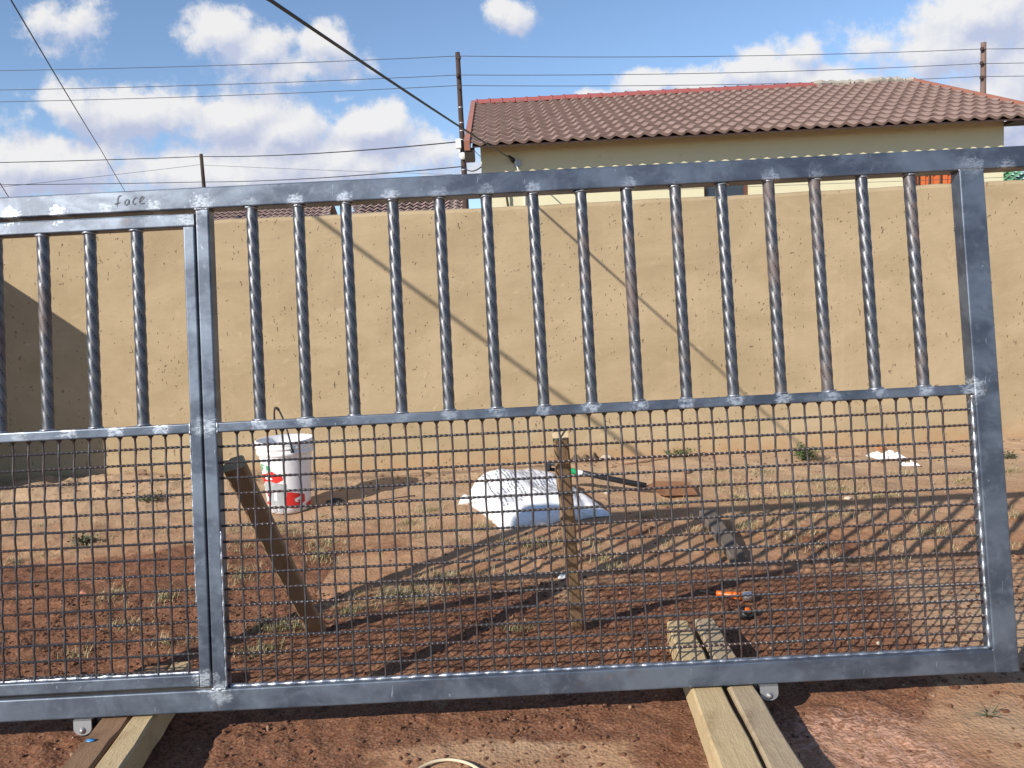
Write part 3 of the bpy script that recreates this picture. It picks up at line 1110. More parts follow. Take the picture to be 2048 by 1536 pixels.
# small far tree, only its top shows over the wall
tp = dp(648, 405, 22)
tree = empty('tree', (tp.x, 22, 0))
tag(tree, 'small olive-green treetop showing over the wall between two distant roofs', 'tree')
mb = MB()
mb.tube([(0, 0, -.2), (.05, 0, 1.2), (-.05, .05, 2.4)], [.11, .08, .04], 8)
for k in range(5):
    an = k * 1.3
    mb.tube([(0, 0, 1.5 + .2 * k), (.4 * math.cos(an), .4 * math.sin(an), 2.3 + .2 * k)], [.04, .012], 5)
mb.build('trunk', BARK, tree, True)
V, F = [], []
for k in range(1500):
    while True:
        p = np.array([random.uniform(-1, 1) for _ in range(3)])
        if .15 < np.linalg.norm(p) < 1: break
    p = p * np.array([.62, .62, .75]) * (0.75 + .4 * fbm((p[0] * 2, p[1] * 2, p[2] * 2))) + np.array([0, 0, 2.72])
    a, b = np.random.RandomState(k).randn(2, 3)
    a /= np.linalg.norm(a); b = np.cross(a, b); b /= np.linalg.norm(b)
    n = len(V)
    V += [p - a * .05, p + b * .025, p + a * .05, p - b * .025]
    F.append((n, n + 1, n + 2, n + 3))
link(bpy.data.objects.new('crown', make_mesh('crown', V, F, TREE_LEAF)), tree)

# ------------------------------------------------------------------ utility poles and wires


def utility_pole(label, base, top_z, r0, r1, mat_, ins, lean=0.0, group='timber utility poles'):
    t = empty('utility_pole', base)
    tag(t, label, 'utility pole', group)
    mb = MB()
    n = 12
    pts_, rr = [], []
    for i in range(n + 1):
        f_ = i / n
        pts_.append((lean * f_ + .01 * fbm((f_ * 4, base[0], 0)), 0, -.3 + (top_z + .3) * f_))
        rr.append(r0 + (r1 - r0) * f_)
    mb.tube(pts_, rr, 12)
    mb.build('pole', mat_, t, True)
    for (dz, sx) in ins:
        m2 = MB()
        m2.lathe([(0.0, -.05), (.03, -.05), (.055, -.02), (.035, 0.0), (.055, .02), (.03, .05), (0, .05)], 10)
        o = m2.build('insulator', POLE, t, True)
        o.location = (lean * (top_z + dz) / top_z + sx, -.10, top_z + dz)
    return t


P1t = dp(915, 105, 22); P1b = dp(930, 408, 22)
p1 = utility_pole('dark timber utility pole with white meter boxes beside the brown roof', (P1b.x + .02, 22, 0), P1t.z, .095, .062, POLE, [(-.17, .04), (-.62, -.02), (-.94, .02)], P1t.x - P1b.x - .02)
bx = dp(912, 288, 22)
mb = MB().box(-.17, -.03, -.20, -.06, bx.z - .14, bx.z + .10).box(-.12, -.08, -.16, -.10, bx.z - .26, bx.z - .14)
mb.build('junction_box', BOXW, p1)
bz = dp(928, 314, 22)
mb = MB()
mb.lathe([(0, -.06), (.05, -.055), (.095, -.02), (.10, .03), (.085, .06), (0, .06)], 16)
o = mb.build('street_light_sensor', BOXW, p1, True)
o.rotation_euler = (math.pi / 2, 0, 0); o.location = (.0, -.13, bz.z)
mb = MB()
for yy in (215, 246, 262, 280, 340):
    zz = dp(925, yy, 22).z
    fr = zz / P1t.z
    xx = (P1t.x - P1b.x - .02) * fr
    rr = .097 + (.064 - .097) * fr
    mb.lathe([(rr, -.012), (rr + .004, -.012), (rr + .004, .012), (rr, .012)], 12, 0, (xx, 0, zz))
mb.build('strap', ZINC, p1)

P2t = dp(1967, 85, 24)
utility_pole('brown timber utility pole with three insulators behind the right end of the roof', (P2t.x, 24, 0), P2t.z, .10, .072, POLE_LIGHT, [(-.2, -.10), (-.6, -.11), (-1.0, -.11)])
P3t = dp(403, 308, 36)
utility_pole('short-looking thin dark utility pole in the distance above the left rail', (P3t.x - .02, 36, 0), P3t.z, .11, .075, POLE, [])


def wire(name, label, pts_, rad, sag=0.0, mat_=None, cat='overhead wire', group=None, n=14):
    """pts_: 3D support points; each span hangs with the given sag"""
    out_ = []
    for i in range(len(pts_) - 1):
        a, b = Vector(pts_[i]), Vector(pts_[i + 1])
        for k in range(n + (i == len(pts_) - 2)):
            t_ = k / n
            p = a.lerp(b, t_)
            p.z -= sag * 4 * t_ * (1 - t_)
            out_.append(p)
    mb = MB(); mb.tube(out_, rad, 6)
    o = mb.build(name, mat_ or WIREGREY, None, True)
    tag(o, label, cat, group)
    return o


def P1at(y): return dp(915 + (y - 105) * .042, y, 21.88)
def P2at(y): return dp(1963, y, 23.88)
LW = 'wires strung between the utility poles'
for (yl, y1, y2, yr, lab) in ((123, 112, 98, 95, 'topmost thin wire strung from pole top to pole top'), (162, 150, 127, 122, 'middle thin wire of the three strung between the pole tops'), (187, 171, 153, 149, 'lowest thin wire of the three strung between the pole tops')):
    a = dp(-420, yl + 22, 22.5); d_ = dp(2500, yr - 24, 26)
    wire('overhead_wire', lab, [a, P1at(y1), P2at(y2), d_], .0085, .10, group=LW)
wire('service_cable', 'twisted dark cable running left from the junction box on the pole', [dp(-700, 330, 30), dp(402, 313, 36), P1at(283)], .016, .12, CABLE, group=LW)
wire('service_cable', 'lower dark cable running left past the pole foot to the cream house corner', [dp(-700, 366, 30), dp(403, 364, 36), dp(926, 333, 21.85), dp(962, 334, 16)], .014, .10, CABLE, group=LW)
wire('overhead_wire', 'faint thin wire rising from the distant short pole to the right', [dp(403, 330, 36), dp(905, 349, 30)], .008, .02, group=LW)
wire('overhead_wire', 'faint thin wire sloping left from the distant short pole', [dp(403, 329, 36), dp(0, 374, 30)], .008, .02, group=LW)
wire('overhead_wire', 'thin stay wire between the pole and the cream house corner', [dp(924, 278, 21.9), dp(962, 314, 13.5)], .006, 0)
wire('overhead_wire', 'short thin wire right of the house under the roof end', [dp(1998, 245, 20), dp(2300, 247, 20)], .011, 0)
wire('overhead_wire', 'thin wire slanting from the top left corner down to the top rail', [dp(-40, -100, 4.6), dp(22, 0, 5), dp(202, 300, 10.5), dp(262, 402, 14)], .0048, .01, CABLE)
wire('overhead_wire', 'short thin wire slanting at the far left edge just above the rail', [dp(-60, 270, 9), dp(24, 405, 12)], .006, 0, CABLE)
cb = dp(1026, 320, HY_W - .03)
c0 = dp(540, 0, 3.42)
cdir = c0 - cb
wire('supply_cable', 'thick black supply cable sweeping from the top edge down to the house wall', [Vector((-5.0, -2.5, 5.5)), cb + cdir * 1.14, c0, cb], .0082, .015, CABLE)
mb = MB(); mb.tube([cb - Vector((.05, .12, -.03)), cb + Vector((.0, 0, 0)), cb + Vector((.02, .02, -.03))], [.014, .03, .014], 8)
o = mb.build('cable_clamp', CABLE, None, True); o.parent = house; o.matrix_parent_inverse = HOUSE_INV
# a second cable overhead, above the picture, throws the other slanting shadow on the wall
q1, q2 = Vector((-3.97, 3.21, 3.87)), Vector((-2.94, 2.70, 3.0))
dd = (q1 - q2)
wire('supply_cable', 'black cable crossing high above the yard on the left', [Vector((-7.5, -.4, 4.6)), q2 - dd * .5, q2 + dd * 6], .014, 0, CABLE)
# electric fence strands over the wall
for k, dy in enumerate((9, 21)):
    lab = ('lower', 'upper')[k] + ' thin fence strand stretched just above the boundary wall'
    a, b = dp(250, 428 - dy, WALL_Y + .08), dp(2300, 353 - dy, WALL_Y + .08)
    wire('fence_strand', lab, [a, b], .0016, 0, WIREGREY, 'fence wire', 'fence strands over the wall', 4)

# ------------------------------------------------------------------ timber planks under and behind the gate


def plank(name, label, cat, top_pts, thick, mat_, group=None, seed=0, droop=0.0):
    """a sawn timber from four top corners (near-left, near-right, far-right, far-left)"""
    nl, nr_, fr_, fl = [Vector(p) for p in top_pts]
    mid = (nl + nr_ + fl + fr_) / 4
    axis = ((fl + fr_) - (nl + nr_)).normalized()
    side = (nr_ - nl); side = (side - axis * side.dot(axis)).normalized()
    upn = side.cross(axis).normalized()
    if upn.z < 0: upn = -upn
    L_ = (((fl + fr_) - (nl + nr_)) / 2).length
    wn, wf = (nr_ - nl).length, (fr_ - fl).length
    N = max(6, int(L_ / .06))
    v, f = [], []
    ch = .006
    for i in range(N + 1):
        t_ = i / N
        c0_ = (nl + nr_) / 2 * (1 - t_) + (fl + fr_) / 2 * t_
        w = (wn * (1 - t_) + wf * t_) / 2
        e1 = .004 * fbm((seed + t_ * 9, 1, 0), 3); e2 = .004 * fbm((seed + t_ * 9, 7, 0), 3)
        e3 = .0025 * fbm((seed + t_ * 7, 12, 0), 3)
        for (s_, u_) in ((-w + e1 + ch, 0), (w + e2 - ch, 0), (w + e2, -ch), (w + e2, -thick + ch), (w + e2 - ch, -thick), (-w + e1 + ch, -thick), (-w + e1, -thick + ch), (-w + e1, -ch)):
            p = c0_ + side * s_ + upn * (u_ + e3)
            v.append((p - mid))
    for i in range(N):
        for k in range(8):
            a = i * 8 + k; b = i * 8 + (k + 1) % 8
            f.append((a, a + 8, b + 8, b))
    f.append(tuple(range(8))); f.append(tuple(range(N * 8, N * 8 + 8))[::-1])
    # local frame: z along the plank so that the grain follows it
    M = Matrix((side, upn, axis)).transposed().to_4x4()
    vi = M.inverted()
    me = make_mesh(name, [vi @ p for p in v], f, [mat_, WOOD_END if mat_ is not WOOD_GREY else mat_], False, [0] * (len(f) - 2) + [1, 1])
    o = link(bpy.data.objects.new(name, me))
    o.matrix_world = Matrix.Translation(mid) @ M
    tag(o, label, cat, group)
    return o


ZP = 0.090
SUP = 'planks laid under the gate'
def ext(a, b, k): return b + (b - a) * k
def under(px, ext_near=.35):
    nl, nr_, fr_, fl = [gp(x, y, ZP) for (x, y) in px]
    return [ext(fl, nl, ext_near), ext(fr_, nr_, ext_near), fr_, fl]
plank('support_plank', 'pale raw timber under the gate, left one of the right-hand pair', 'plank', under([(1441, 1536), (1530, 1536), (1375, 1239), (1335, 1244)]), .085, WOOD, SUP, 1)
plank('support_plank', 'greyer weathered timber under the gate, right one of the right-hand pair', 'plank', under([(1541, 1536), (1610, 1536), (1427, 1235), (1389, 1239)]), .080, WOOD_OLD, SUP, 2)
plank('support_plank', 'bright yellow rough-sawn timber under the left part of the gate', 'plank', under([(187, 1536), (240, 1536), (383, 1320), (342, 1328)]), .085, WOOD, SUP, 3)
plank('support_plank', 'muddy brown timber with blue paint drop beside the bright left timber', 'plank', under([(118, 1536), (180, 1536), (340, 1330), (290, 1333)]), .072, WOOD_DARK, SUP, 4)
# blue paint drop on it
bp = gp(181, 1482, ZP - .004)

# raking props behind the gate
G0 = Vector((0, gp(1024, 1394, .10).y, .10))
LEAN = R(8.0)


def gate_pt(x, z, y=0.0):
    """gate-local (x along, y depth, z up the leaf) to world"""
    return G0 + Vector((x, 0, 0)) + Vector((0, math.cos(LEAN), -math.sin(LEAN))) * y + Vector((0, math.sin(LEAN), math.cos(LEAN))) * z


def prop(name, label, base, top, w, th, mat_, roll=0.0, seed=0, ends=None):
    base, top = Vector(base), Vector(top)
    ax = (top - base).normalized()
    side = Vector((1, 0, 0)); side = (side - ax * side.dot(ax)).normalized()
    side = Matrix.Rotation(roll, 3, ax) @ side
    nrm_ = side.cross(ax)
    if nrm_.y > 0: nrm_ = -nrm_
    f = nrm_ * (th / 2)
    return plank(name, label, 'plank', [base - side * w / 2 + f, base + side * w / 2 + f, top + side * w / 2 + f, top - side * w / 2 + f], th, mat_, 'timber props behind the gate', seed)


b1 = gp(634, 1236); b1.z = -.03
prop('timber_prop', 'brown slanting timber prop leaning behind the gate in front of the bucket', b1, dp(464, 903, 2.36), .062, .05, WOOD_BROWN, .30, 11)
b2 = gp(1152, 1236); b2.z = -.04
prop('timber_prop', 'narrow upright timber prop behind the mesh in front of the white sack', b2, dp(1117, 853, 2.34), .046, .038, WOOD_BROWN, .05, 12)
nl, nr_ = gp(1462, 1112, .045), gp(1492, 1108, .045)
fl, fr_ = gp(1400, 1022, .07), gp(1428, 1018, .07)
o = plank('offcut_plank', 'short dark grey timber offcut lying on the soil right of the sack', 'plank', [nl, nr_, fr_, fl], .04, WOOD_GREY, None, 13)

# ------------------------------------------------------------------ sliding gate with a small door in it
gate = empty('sliding_gate', G0, (-LEAN, 0, 0))
tag(gate, 'unpainted welded steel sliding gate leaning on planks in front of the wall', 'gate')
XL, XR = -1.87, 1.375
DEP = .05


def rail(name, x0, x1, z0, z1, y0=0.0, y1=DEP, parent=gate, mat_=STEEL, bev=.0045):
    """rounded rectangular tube along its longer side"""
    v, f = [], []
    horiz = (x1 - x0) > (z1 - z0)
    A0, A1 = (x0, x1) if horiz else (z0, z1)
    B0, B1 = (z0, z1) if horiz else (x0, x1)
    prof = []
    for (cb_, cy, a0) in ((B1 - bev, y1 - bev, 0), (B0 + bev, y1 - bev, 90), (B0 + bev, y0 + bev, 180), (B1 - bev, y0 + bev, 270)):
        for k in range(4):
            an = R(a0 + 30 * k)
            prof.append((cb_ + bev * math.cos(an), cy + bev * math.sin(an)))
    m = len(prof)
    N = max(2, int((A1 - A0) / .12))
    for i in range(N + 1):
        a = A0 + (A1 - A0) * i / N
        for (b, y) in prof:
            w = .0006 * fbm((a * 3, z0 * 9 + x0, b))
            v.append((a, y + w, b) if horiz else (b, y + w, a))
    for i in range(N):
        for k in range(m):
            p, q = i * m + k, i * m + (k + 1) % m
            f.append((p, q, q + m, p + m) if not horiz else (p, p + m, q + m, q))
    f.append(tuple(range(m))); f.append(tuple(range(N * m, N * m + m))[::-1])
    me = make_mesh(name, v, f, mat_)
    bm = bmesh.new(); bm.from_mesh(me); bmesh.ops.recalc_face_normals(bm, faces=bm.faces); bm.to_mesh(me); bm.free()
    return link(bpy.data.objects.new(name, me), parent)


Z_TB, Z_TT = 1.417, 1.479
rail('top_rail', XL, 2.75, Z_TB, Z_TT)
rail('bottom_rail', XL, XR - .071, 0, .062)
rail('end_post', 1.305, XR, 0.0, Z_TB - .001, .001, DEP + .001)
rail('left_post', XL, XL + .036, .063, Z_TB - .001, .003, DEP - .003)
rail('door_post', -.878, -.840, .063, Z_TB - .001, .002, DEP - .002)
rail('middle_rail', -.839, 1.304, .777, .806, .006, .044)

# twisted bars
def twisted(L_, Rr=.0165, starts=4, lead=.185):
    N = int(L_ / lead * 22)
    n = 40
    v, f, gr_ = [], [], []
    for i in range(N + 1):
        z = L_ * i / N
        ef = min(1, z / .03, (L_ - z) / .03)
        tw = 2 * math.pi * z / lead
        for k in range(n):
            th = 2 * math.pi * k / n
            ph = ((th + tw) * starts / (2 * math.pi)) % 1.0
            lobe = math.sin(math.pi * ph) ** 0.5
            gr_.append((1 - lobe) * ef)
            r_ = Rr * (1.0 - ef * 0.17 + 0.19 * lobe * ef)
            v.append((r_ * math.cos(th), r_ * math.sin(th), z))
    for i in range(N):
        for k in range(n):
            a, b = i * n + k, i * n + (k + 1) % n
            f.append((a, b, b + n, a + n))
    me_ = make_mesh('twisted_bar', v, f, BAR, True)
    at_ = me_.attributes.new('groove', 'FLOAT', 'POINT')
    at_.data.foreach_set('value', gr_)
    return me_


bar_me = twisted(Z_TB - .806)
bar_me2 = twisted(1.368 - .806)
SPC = .1354
bars_x = [-.724 + SPC * k for k in range(15)]
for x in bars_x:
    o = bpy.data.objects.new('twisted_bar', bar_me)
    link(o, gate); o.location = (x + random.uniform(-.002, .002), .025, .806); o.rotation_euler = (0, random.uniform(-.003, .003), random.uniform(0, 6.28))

# the small door (its own frame welded up, hung in the gate)
mb = MB()
door_leaf = rail('small_door', -1.83, -.883, 1.368, 1.406, .003, .042)   # its head rail carries the leaf
rail('middle_rail', -1.797, -.917, .778, .807, .006, .042, door_leaf)
rail('foot_rail', -1.797, -.917, .070, .105, .004, .042, door_leaf)
rail('stile', -.916, -.883, .070, 1.367, .004, .042, door_leaf)
rail('stile', -1.83, -1.798, .070, 1.367, .004, .042, door_leaf)
door_x = [-1.056 - .1354 * k for k in range(6)]
for x in door_x:
    o = bpy.data.objects.new('twisted_bar', bar_me2)
    link(o, door_leaf); o.location = (x, .024, .807); o.rotation_euler = (0, 0, random.uniform(0, 6.28))


# woven mesh wires
def rope_wire(L_, pitch_=.0296, n=8, r0=.0038):
    """crimped wire seen as a two-strand twist"""
    N = int(L_ / pitch_ * 8)
    v, f = [], []
    for i in range(N + 1):
        x = L_ * i / N
        tw = 2 * math.pi * x / pitch_
        for k in range(n):
            th = 2 * math.pi * k / n
            r_ = r0 * (0.72 + 0.42 * abs(math.cos(th)) ** 1.2)
            a = th + tw
            v.append((x, r_ * math.cos(a), r_ * math.sin(a)))
    for i in range(N):
        for k in range(n):
            a, b = i * n + k, i * n + (k + 1) % n
            f.append((a, a + n, b + n, b))
    return make_mesh('horizontal_wire', v, f, WIRE, False)


def crimp_wire(L_, pitch_, sgn, flare=True, n=7, r0=.0031):
    N = int(L_ / pitch_ * 6)
    pts_, rr = [], []
    for i in range(N + 1):
        z = L_ * i / N
        pts_.append((.0006 * math.sin(z * 60), sgn * .0016 * math.cos(math.pi * (L_ - z) / pitch_), z))
        e = max(0, 1 - (L_ - z) / .010)
        kn = max(0, math.cos(math.pi * (L_ - z) / pitch_ * 2)) ** 6
        rr.append(r0 * (1 + 1.6 * e * e + .28 * kn))
    mb = MB(); mb.tube(pts_, rr, n, False)
    return make_mesh('vertical_wire', mb.v, mb.f, WIRE, True)


PIT_Z = .0449
PIT_X = .0437
vw = [crimp_wire(.777 - .055, PIT_Z, s) for s in (1, -1)]
for k in range(47):
    o = bpy.data.objects.new('vertical_wire', vw[k % 2]); link(o, gate)
    o.location = (-.790 + PIT_X * k + random.uniform(-.0012, .0012), .022, .055)
    o.rotation_euler = (0, random.uniform(-.0022, .0022), 0)
hw = rope_wire(2.146)
for k in range(15):
    o = bpy.data.objects.new('horizontal_wire', hw); link(o, gate)
    o.location = (-.841, .0215, .736 - PIT_Z * k + random.uniform(-.0008, .0008))
    o.rotation_euler = (random.uniform(0, 6.28), random.uniform(-.0008, .0008), 0)
vw2 = [crimp_wire(.778 - .102, PIT_Z, s) for s in (1, -1)]
for k in range(20):
    o = bpy.data.objects.new('vertical_wire', vw2[k % 2]); link(o, door_leaf)
    o.location = (-.950 - .0436 * k + random.uniform(-.0008, .0008), .022, .102)
hw2 = rope_wire(.884)
for k in range(15):
    o = bpy.data.objects.new('horizontal_wire', hw2); link(o, door_leaf)
    o.location = (-1.799, .0215, .741 - PIT_Z * k)
    o.rotation_euler = (random.uniform(0, 6.28), 0, 0)


# weld beads
def bead_mesh(seed, a, b, c):
    bm = bmesh.new()
    bmesh.ops.create_icosphere(bm, subdivisions=2, radius=1)
    for v in bm.verts:
        d_ = 1 + .35 * fbm(v.co * 2.2 + Vector((seed * 7.1, 0, 0)), 3)
        v.co = Vector((v.co.x * a * d_, v.co.y * b * d_, v.co.z * c * d_))
    me = bpy.data.meshes.new('weld_bead'); bm.to_mesh(me); bm.free()
    me.materials.append(WELD)
    me.polygons.foreach_set('use_smooth', [True] * len(me.polygons))
    return me


beads = [bead_mesh(s, .021, .0195, .0055) for s in range(5)]
for x in bars_x:
    for z in (Z_TB - .0015, .8075):
        o = bpy.data.objects.new('weld_bead', random.choice(beads)); link(o, gate)
        o.location = (x, .0235, z); o.rotation_euler = (0, random.uniform(-.1, .1), random.uniform(0, 6.28))
for x in door_x:
    for z in (1.3665, .8085):
        o = bpy.data.objects.new('weld_bead', random.choice(beads)); link(o, door_leaf)
        o.location = (x, .022, z); o.rotation_euler = (0, 0, random.uniform(0, 6.28))


def seam(name, p0, p1, rad, pitch_, parent, yy, seed, gaps=0.0):
    """a ragged run of weld along a frame edge"""
    p0, p1 = Vector(p0), Vector(p1)
    L_ = (p1 - p0).length
    N = int(L_ / .006)
    pts_, rr = [], []
    for i in range(N + 1):
        t_ = i / N
        s = t_ * L_
        lump = abs(math.cos(math.pi * s / pitch_)) ** 1.5
        q = fbm((s * 30, seed, 0), 3)
        pts_.append(p0.lerp(p1, t_) + Vector((.0015 * q, .001 * q, .0015 * fbm((s * 25, seed + 9, 0), 2))))
        rr.append(max(.0012, rad * (.55 + .45 * lump + .45 * q)))
    mb = MB(); mb.tube(pts_, rr, 7)
    o = mb.build(name, WELD, parent, True)
    return o


seam('weld_seam', (-.838, .022, .0625), (1.304, .022, .0625), .0065, PIT_X, gate, 0, 1)
seam('weld_seam', (1.3035, .018, .064), (1.3035, .018, .776), .0068, PIT_Z, gate, 0, 2)
seam('weld_seam', (-.8405, .006, .064), (-.8405, .006, .50), .0045, PIT_Z, gate, 0, 3)
seam('weld_seam', (-1.797, .022, .1055), (-.917, .022, .1055), .0055, .0436, door_leaf, 0, 4)
seam('weld_seam', (-.9165, .008, .30), (-.9165, .008, .776), .0035, PIT_Z, door_leaf, 0, 5)
seam('weld_seam', (-.880, .002, 1.416), (-.838, .002, 1.416), .0035, .008, gate, 0, 6)
seam('weld_seam', (1.303, .003, 1.4165), (1.376, .003, 1.4165), .0030, .009, gate, 0, 7)
seam('weld_seam', (-.880, .002, .0625), (-.838, .002, .0625), .0050, .010, gate, 0, 8)
seam('weld_seam', (1.3045, .003, .0), (1.3045, .003, .064), .0025, .010, gate, 0, 9)
seam('weld_seam', (-.8395, .007, .774), (-.8395, .007, .808), .0045, .010, gate, 0, 10)
seam('weld_seam', (-.9165, .006, .775), (-.9165, .006, .809), .0045, .010, door_leaf, 0, 11)

# roller brackets under the bottom rail
def bracket(x, rolled):
    mb = MB()
    w, h, t_ = .025, .045, .004
    prof = [(-w, .0), (w, .0), (w, -h * .45)] + [(w * math.cos(R(a)), -h * .55 - w * .75 * math.sin(R(a))) for a in range(0, 181, 15)] + [(-w, -h * .45)]
    n = len(prof)
    for yy in (-.004, .044):
        v = [(p[0], yy, p[1]) for p in prof] + [(p[0], yy + t_, p[1]) for p in prof]
        mb.add(v, [tuple(range(n))[::-1], tuple(range(n, 2 * n))] + [(i, (i + 1) % n, (i + 1) % n + n, i + n) for i in range(n)])
    mb.box(-w, w, -.004, .048, -.004, -.0005)
    o = mb.build('roller_bracket', ZINC, gate)
    o.location = (x, 0, -.001)
    mb = MB()
    mb.lathe([(0, -.006), (.004, -.006), (.0055, -.004), (.0055, -.0015), (.0095, -.001), (.0095, 0), (0, 0)], 14)
    b_ = mb.build('bolt', ZINC, o, True); b_.rotation_euler = (-math.pi / 2, 0, 0)
    b_.rotation_euler = (math.pi / 2, 0, 0); b_.location = (0, -.0045, -.030)
    b_.scale = (1, 1, -1)
    mb = MB()
    mb.lathe([(0, -.018), (.019, -.018), (.021, -.015), (.016, -.005), (.016, .005), (.021, .015), (.019, .018), (0, .018)], 20)
    r_ = mb.build('roller', DARKSTEEL, o, True); r_.rotation_euler = (math.pi / 2, 0, 0); r_.location = (0, .022, -.030)


# x from the photograph on the plane of the gate front
def gate_x(px, py):
    d_ = ray(px, py); n_ = Vector((0, math.cos(LEAN), -math.sin(LEAN)))
    t_ = (G0 - Vector((0, 0, CAM_H))).dot(n_) / d_.dot(n_)
    q = Vector((0, 0, CAM_H)) + d_ * t_ - G0
    return q.x, q.dot(Vector((0, math.sin(LEAN), math.cos(LEAN))))


bracket(gate_x(166, 1445)[0], 0)
bracket(gate_x(1538, 1385)[0], 1)

# handwriting on the top rail
HW = [  # strokes in photograph pixels
    [(243, 392), (241, 391), (237, 394), (235, 402), (234, 413)], [(229, 408.5), (234, 407), (240, 404.5)],
    [(258, 399.5), (254, 399), (250, 403), (249.5, 408), (252, 410), (256, 407), (258.5, 400), (257.5, 406), (258.5, 409.5)],
    [(275, 396), (271, 395), (267.5, 398.5), (265.5, 403), (266, 407.5), (269, 408), (272, 406.5)],
    [(279, 402.5), (284, 399), (287.5, 394), (284.5, 393), (280.5, 396.5), (279, 402), (280.5, 406.5), (285, 407), (290, 406.5)]]
mb = MB()
for st in HW:
    pl = [gate_x(*p) for p in st]
    # smooth the stroke
    sm = []
    for i in range(len(pl) - 1):
        p0 = pl[max(i - 1, 0)]; p1_ = pl[i]; p2_ = pl[i + 1]; p3_ = pl[min(i + 2, len(pl) - 1)]
        for k in range(5):
            t_ = k / 5
            sm.append(tuple(.5 * ((2 * p1_[j]) + (-p0[j] + p2_[j]) * t_ + (2 * p0[j] - 5 * p1_[j] + 4 * p2_[j] - p3_[j]) * t_ ** 2 + (-p0[j] + 3 * p1_[j] - 3 * p2_[j] + p3_[j]) * t_ ** 3) for j in (0, 1)))
    sm.append(pl[-1])
    v, f = [], []
    for i, (a, b) in enumerate(sm):
        q0, q1_ = sm[max(i - 1, 0)], sm[min(i + 1, len(sm) - 1)]
        dx, dz = q1_[0] - q0[0], q1_[1] - q0[1]
        l_ = math.hypot(dx, dz) or 1
        w = .0010 * (0.7 + .5 * math.sin(math.pi * i / len(sm)))
        v += [(a - dz / l_ * w, -.0018, b + dx / l_ * w), (a + dz / l_ * w, -.0018, b - dx / l_ * w)]
    for i in range(len(sm) - 1):
        f.append((2 * i, 2 * i + 1, 2 * i + 3, 2 * i + 2))
    mb.add(v, f)
o = mb.build('handwriting', PEN, gate)

# ------------------------------------------------------------------ paint bucket
bc = gp(580, 1014); bc.z = gz(bc.x, bc.y)
BH, BR0, BR1 = .445, .121, .1725
bucket = empty('paint_bucket', bc, (0, 0, 0))
tag(bucket, 'dirty white plastic bucket with red print and raised handle by the wall', 'bucket')
prof = [(0, .004), (BR0 - .014, 0), (BR0, .012), (BR0 + .008, .06)]
def brad(z): return .1235 + .09 * z
for z in (.12, .2, .28, .335): prof.append((brad(z), z))
q_ = BH - .405
prof += [(brad(.355), .355), (BR1 - .006, .362), (BR1 - .001, .370), (BR1 - .001, .385), (BR1 - .006, .388), (BR1 - .005, .400), (BR1 + .001, .403), (BR1 + .001, .410), (BR1 - .004, .414), (BR1, .424), (BR1 + .002, BH), (BR1 - .004, BH + .003), (BR1 - .009, BH - .002), (BR1 - .018, .34), (BR0 - .004, .03), (0, .02)]
mb = MB(); mb.lathe(prof, 48)
me = make_mesh('body', mb.v, mb.f, BUCKET, True)
body = link(bpy.data.objects.new('body', me), bucket)
# handle: thick black bail tipped up
mb = MB()
f_an = math.atan2(-bc.y, -bc.x) + .22
lug = Vector((math.cos(f_an), math.sin(f_an), 0)) * (BR1 + .004)
top_ = dp(553, 816, bc.y) - bc
pv = []
for k in range(25):
    an = math.pi * k / 24
    w_ = lug * math.cos(an) + Vector((top_.x, top_.y, 0)) * math.sin(an)
    pv.append(Vector((w_.x, w_.y, BH - .055 + (top_.z - BH + .055) * math.sin(an) ** .9)))
mb.tube(pv, .0055, 8)
hd = mb.build('handle', BLACK, bucket, True)
mb = MB(); mb.tube(pv[10:15], .0085, 8); mb.build('grip', BLACK, hd, True)
for s in (0, -1):
    mb = MB(); mb.tube([pv[s] * 1.0 + Vector((0, 0, -.006)), pv[s] + Vector((0, 0, .014))], .010, 8); mb.build('handle_lug', BLACK, hd, True)


def in_poly(x, y, poly):
    c = False
    j = len(poly) - 1
    for i in range(len(poly)):
        xi, yi = poly[i]; xj, yj = poly[j]
        if (yi > y) != (yj > y) and x < (xj - xi) * (y - yi) / (yj - yi) + xi: c = not c
        j = i
    return c


# direction from the bucket to the camera: angle of the printed front
FA = math.atan2(-bc.y, -bc.x)


def print_patch(name, polys, mat_, off, holes=()):
    """polys in (metres across as seen from the front, height); pressed on the body"""
    st = .0035
    cells = {}
    v, f = [], []
    def vid(i, j):
        if (i, j) not in cells:
            x, z = i * st, j * st
            r_ = brad(z) + off
            an = FA + math.asin(max(-.999, min(.999, x / r_)))
            cells[(i, j)] = len(v)
            v.append((r_ * math.cos(an), r_ * math.sin(an), z))
        return cells[(i, j)]
    for i in range(-44, 44):
        for j in range(3, 110):
            x, z = (i + .5) * st, (j + .5) * st
            if any(in_poly(x, z, p) for p in polys) and not any(in_poly(x, z, p) for p in holes):
                f.append((vid(i, j), vid(i + 1, j), vid(i + 1, j + 1), vid(i, j + 1)))
    if f:
        return link(bpy.data.objects.new(name, make_mesh(name, v, f, mat_, True)), body)


KB = bc.y / CAM_F * 1.01      # metres per photograph pixel there


def bpx(pts_):
    # photograph pixel -> (across, height) on the bucket front
    res = []
    for (x, y) in pts_:
        dx, dy = x - 577, 1019 - y
        c, s = math.cos(ROLL), math.sin(ROLL)
        res.append((((dx * c - dy * -s * -1) * KB), (dy * c + dx * -s * -1 * 0) * KB))
    return res


def bq(pts_):
    out_ = []
    for (x, y) in pts_:
        # lens roll and the slightly tapering pail
        xx = (x - 580) + (1014 - y) * .055
        out_.append((xx * KB, (1021 - y) * KB + .0))
    return out_


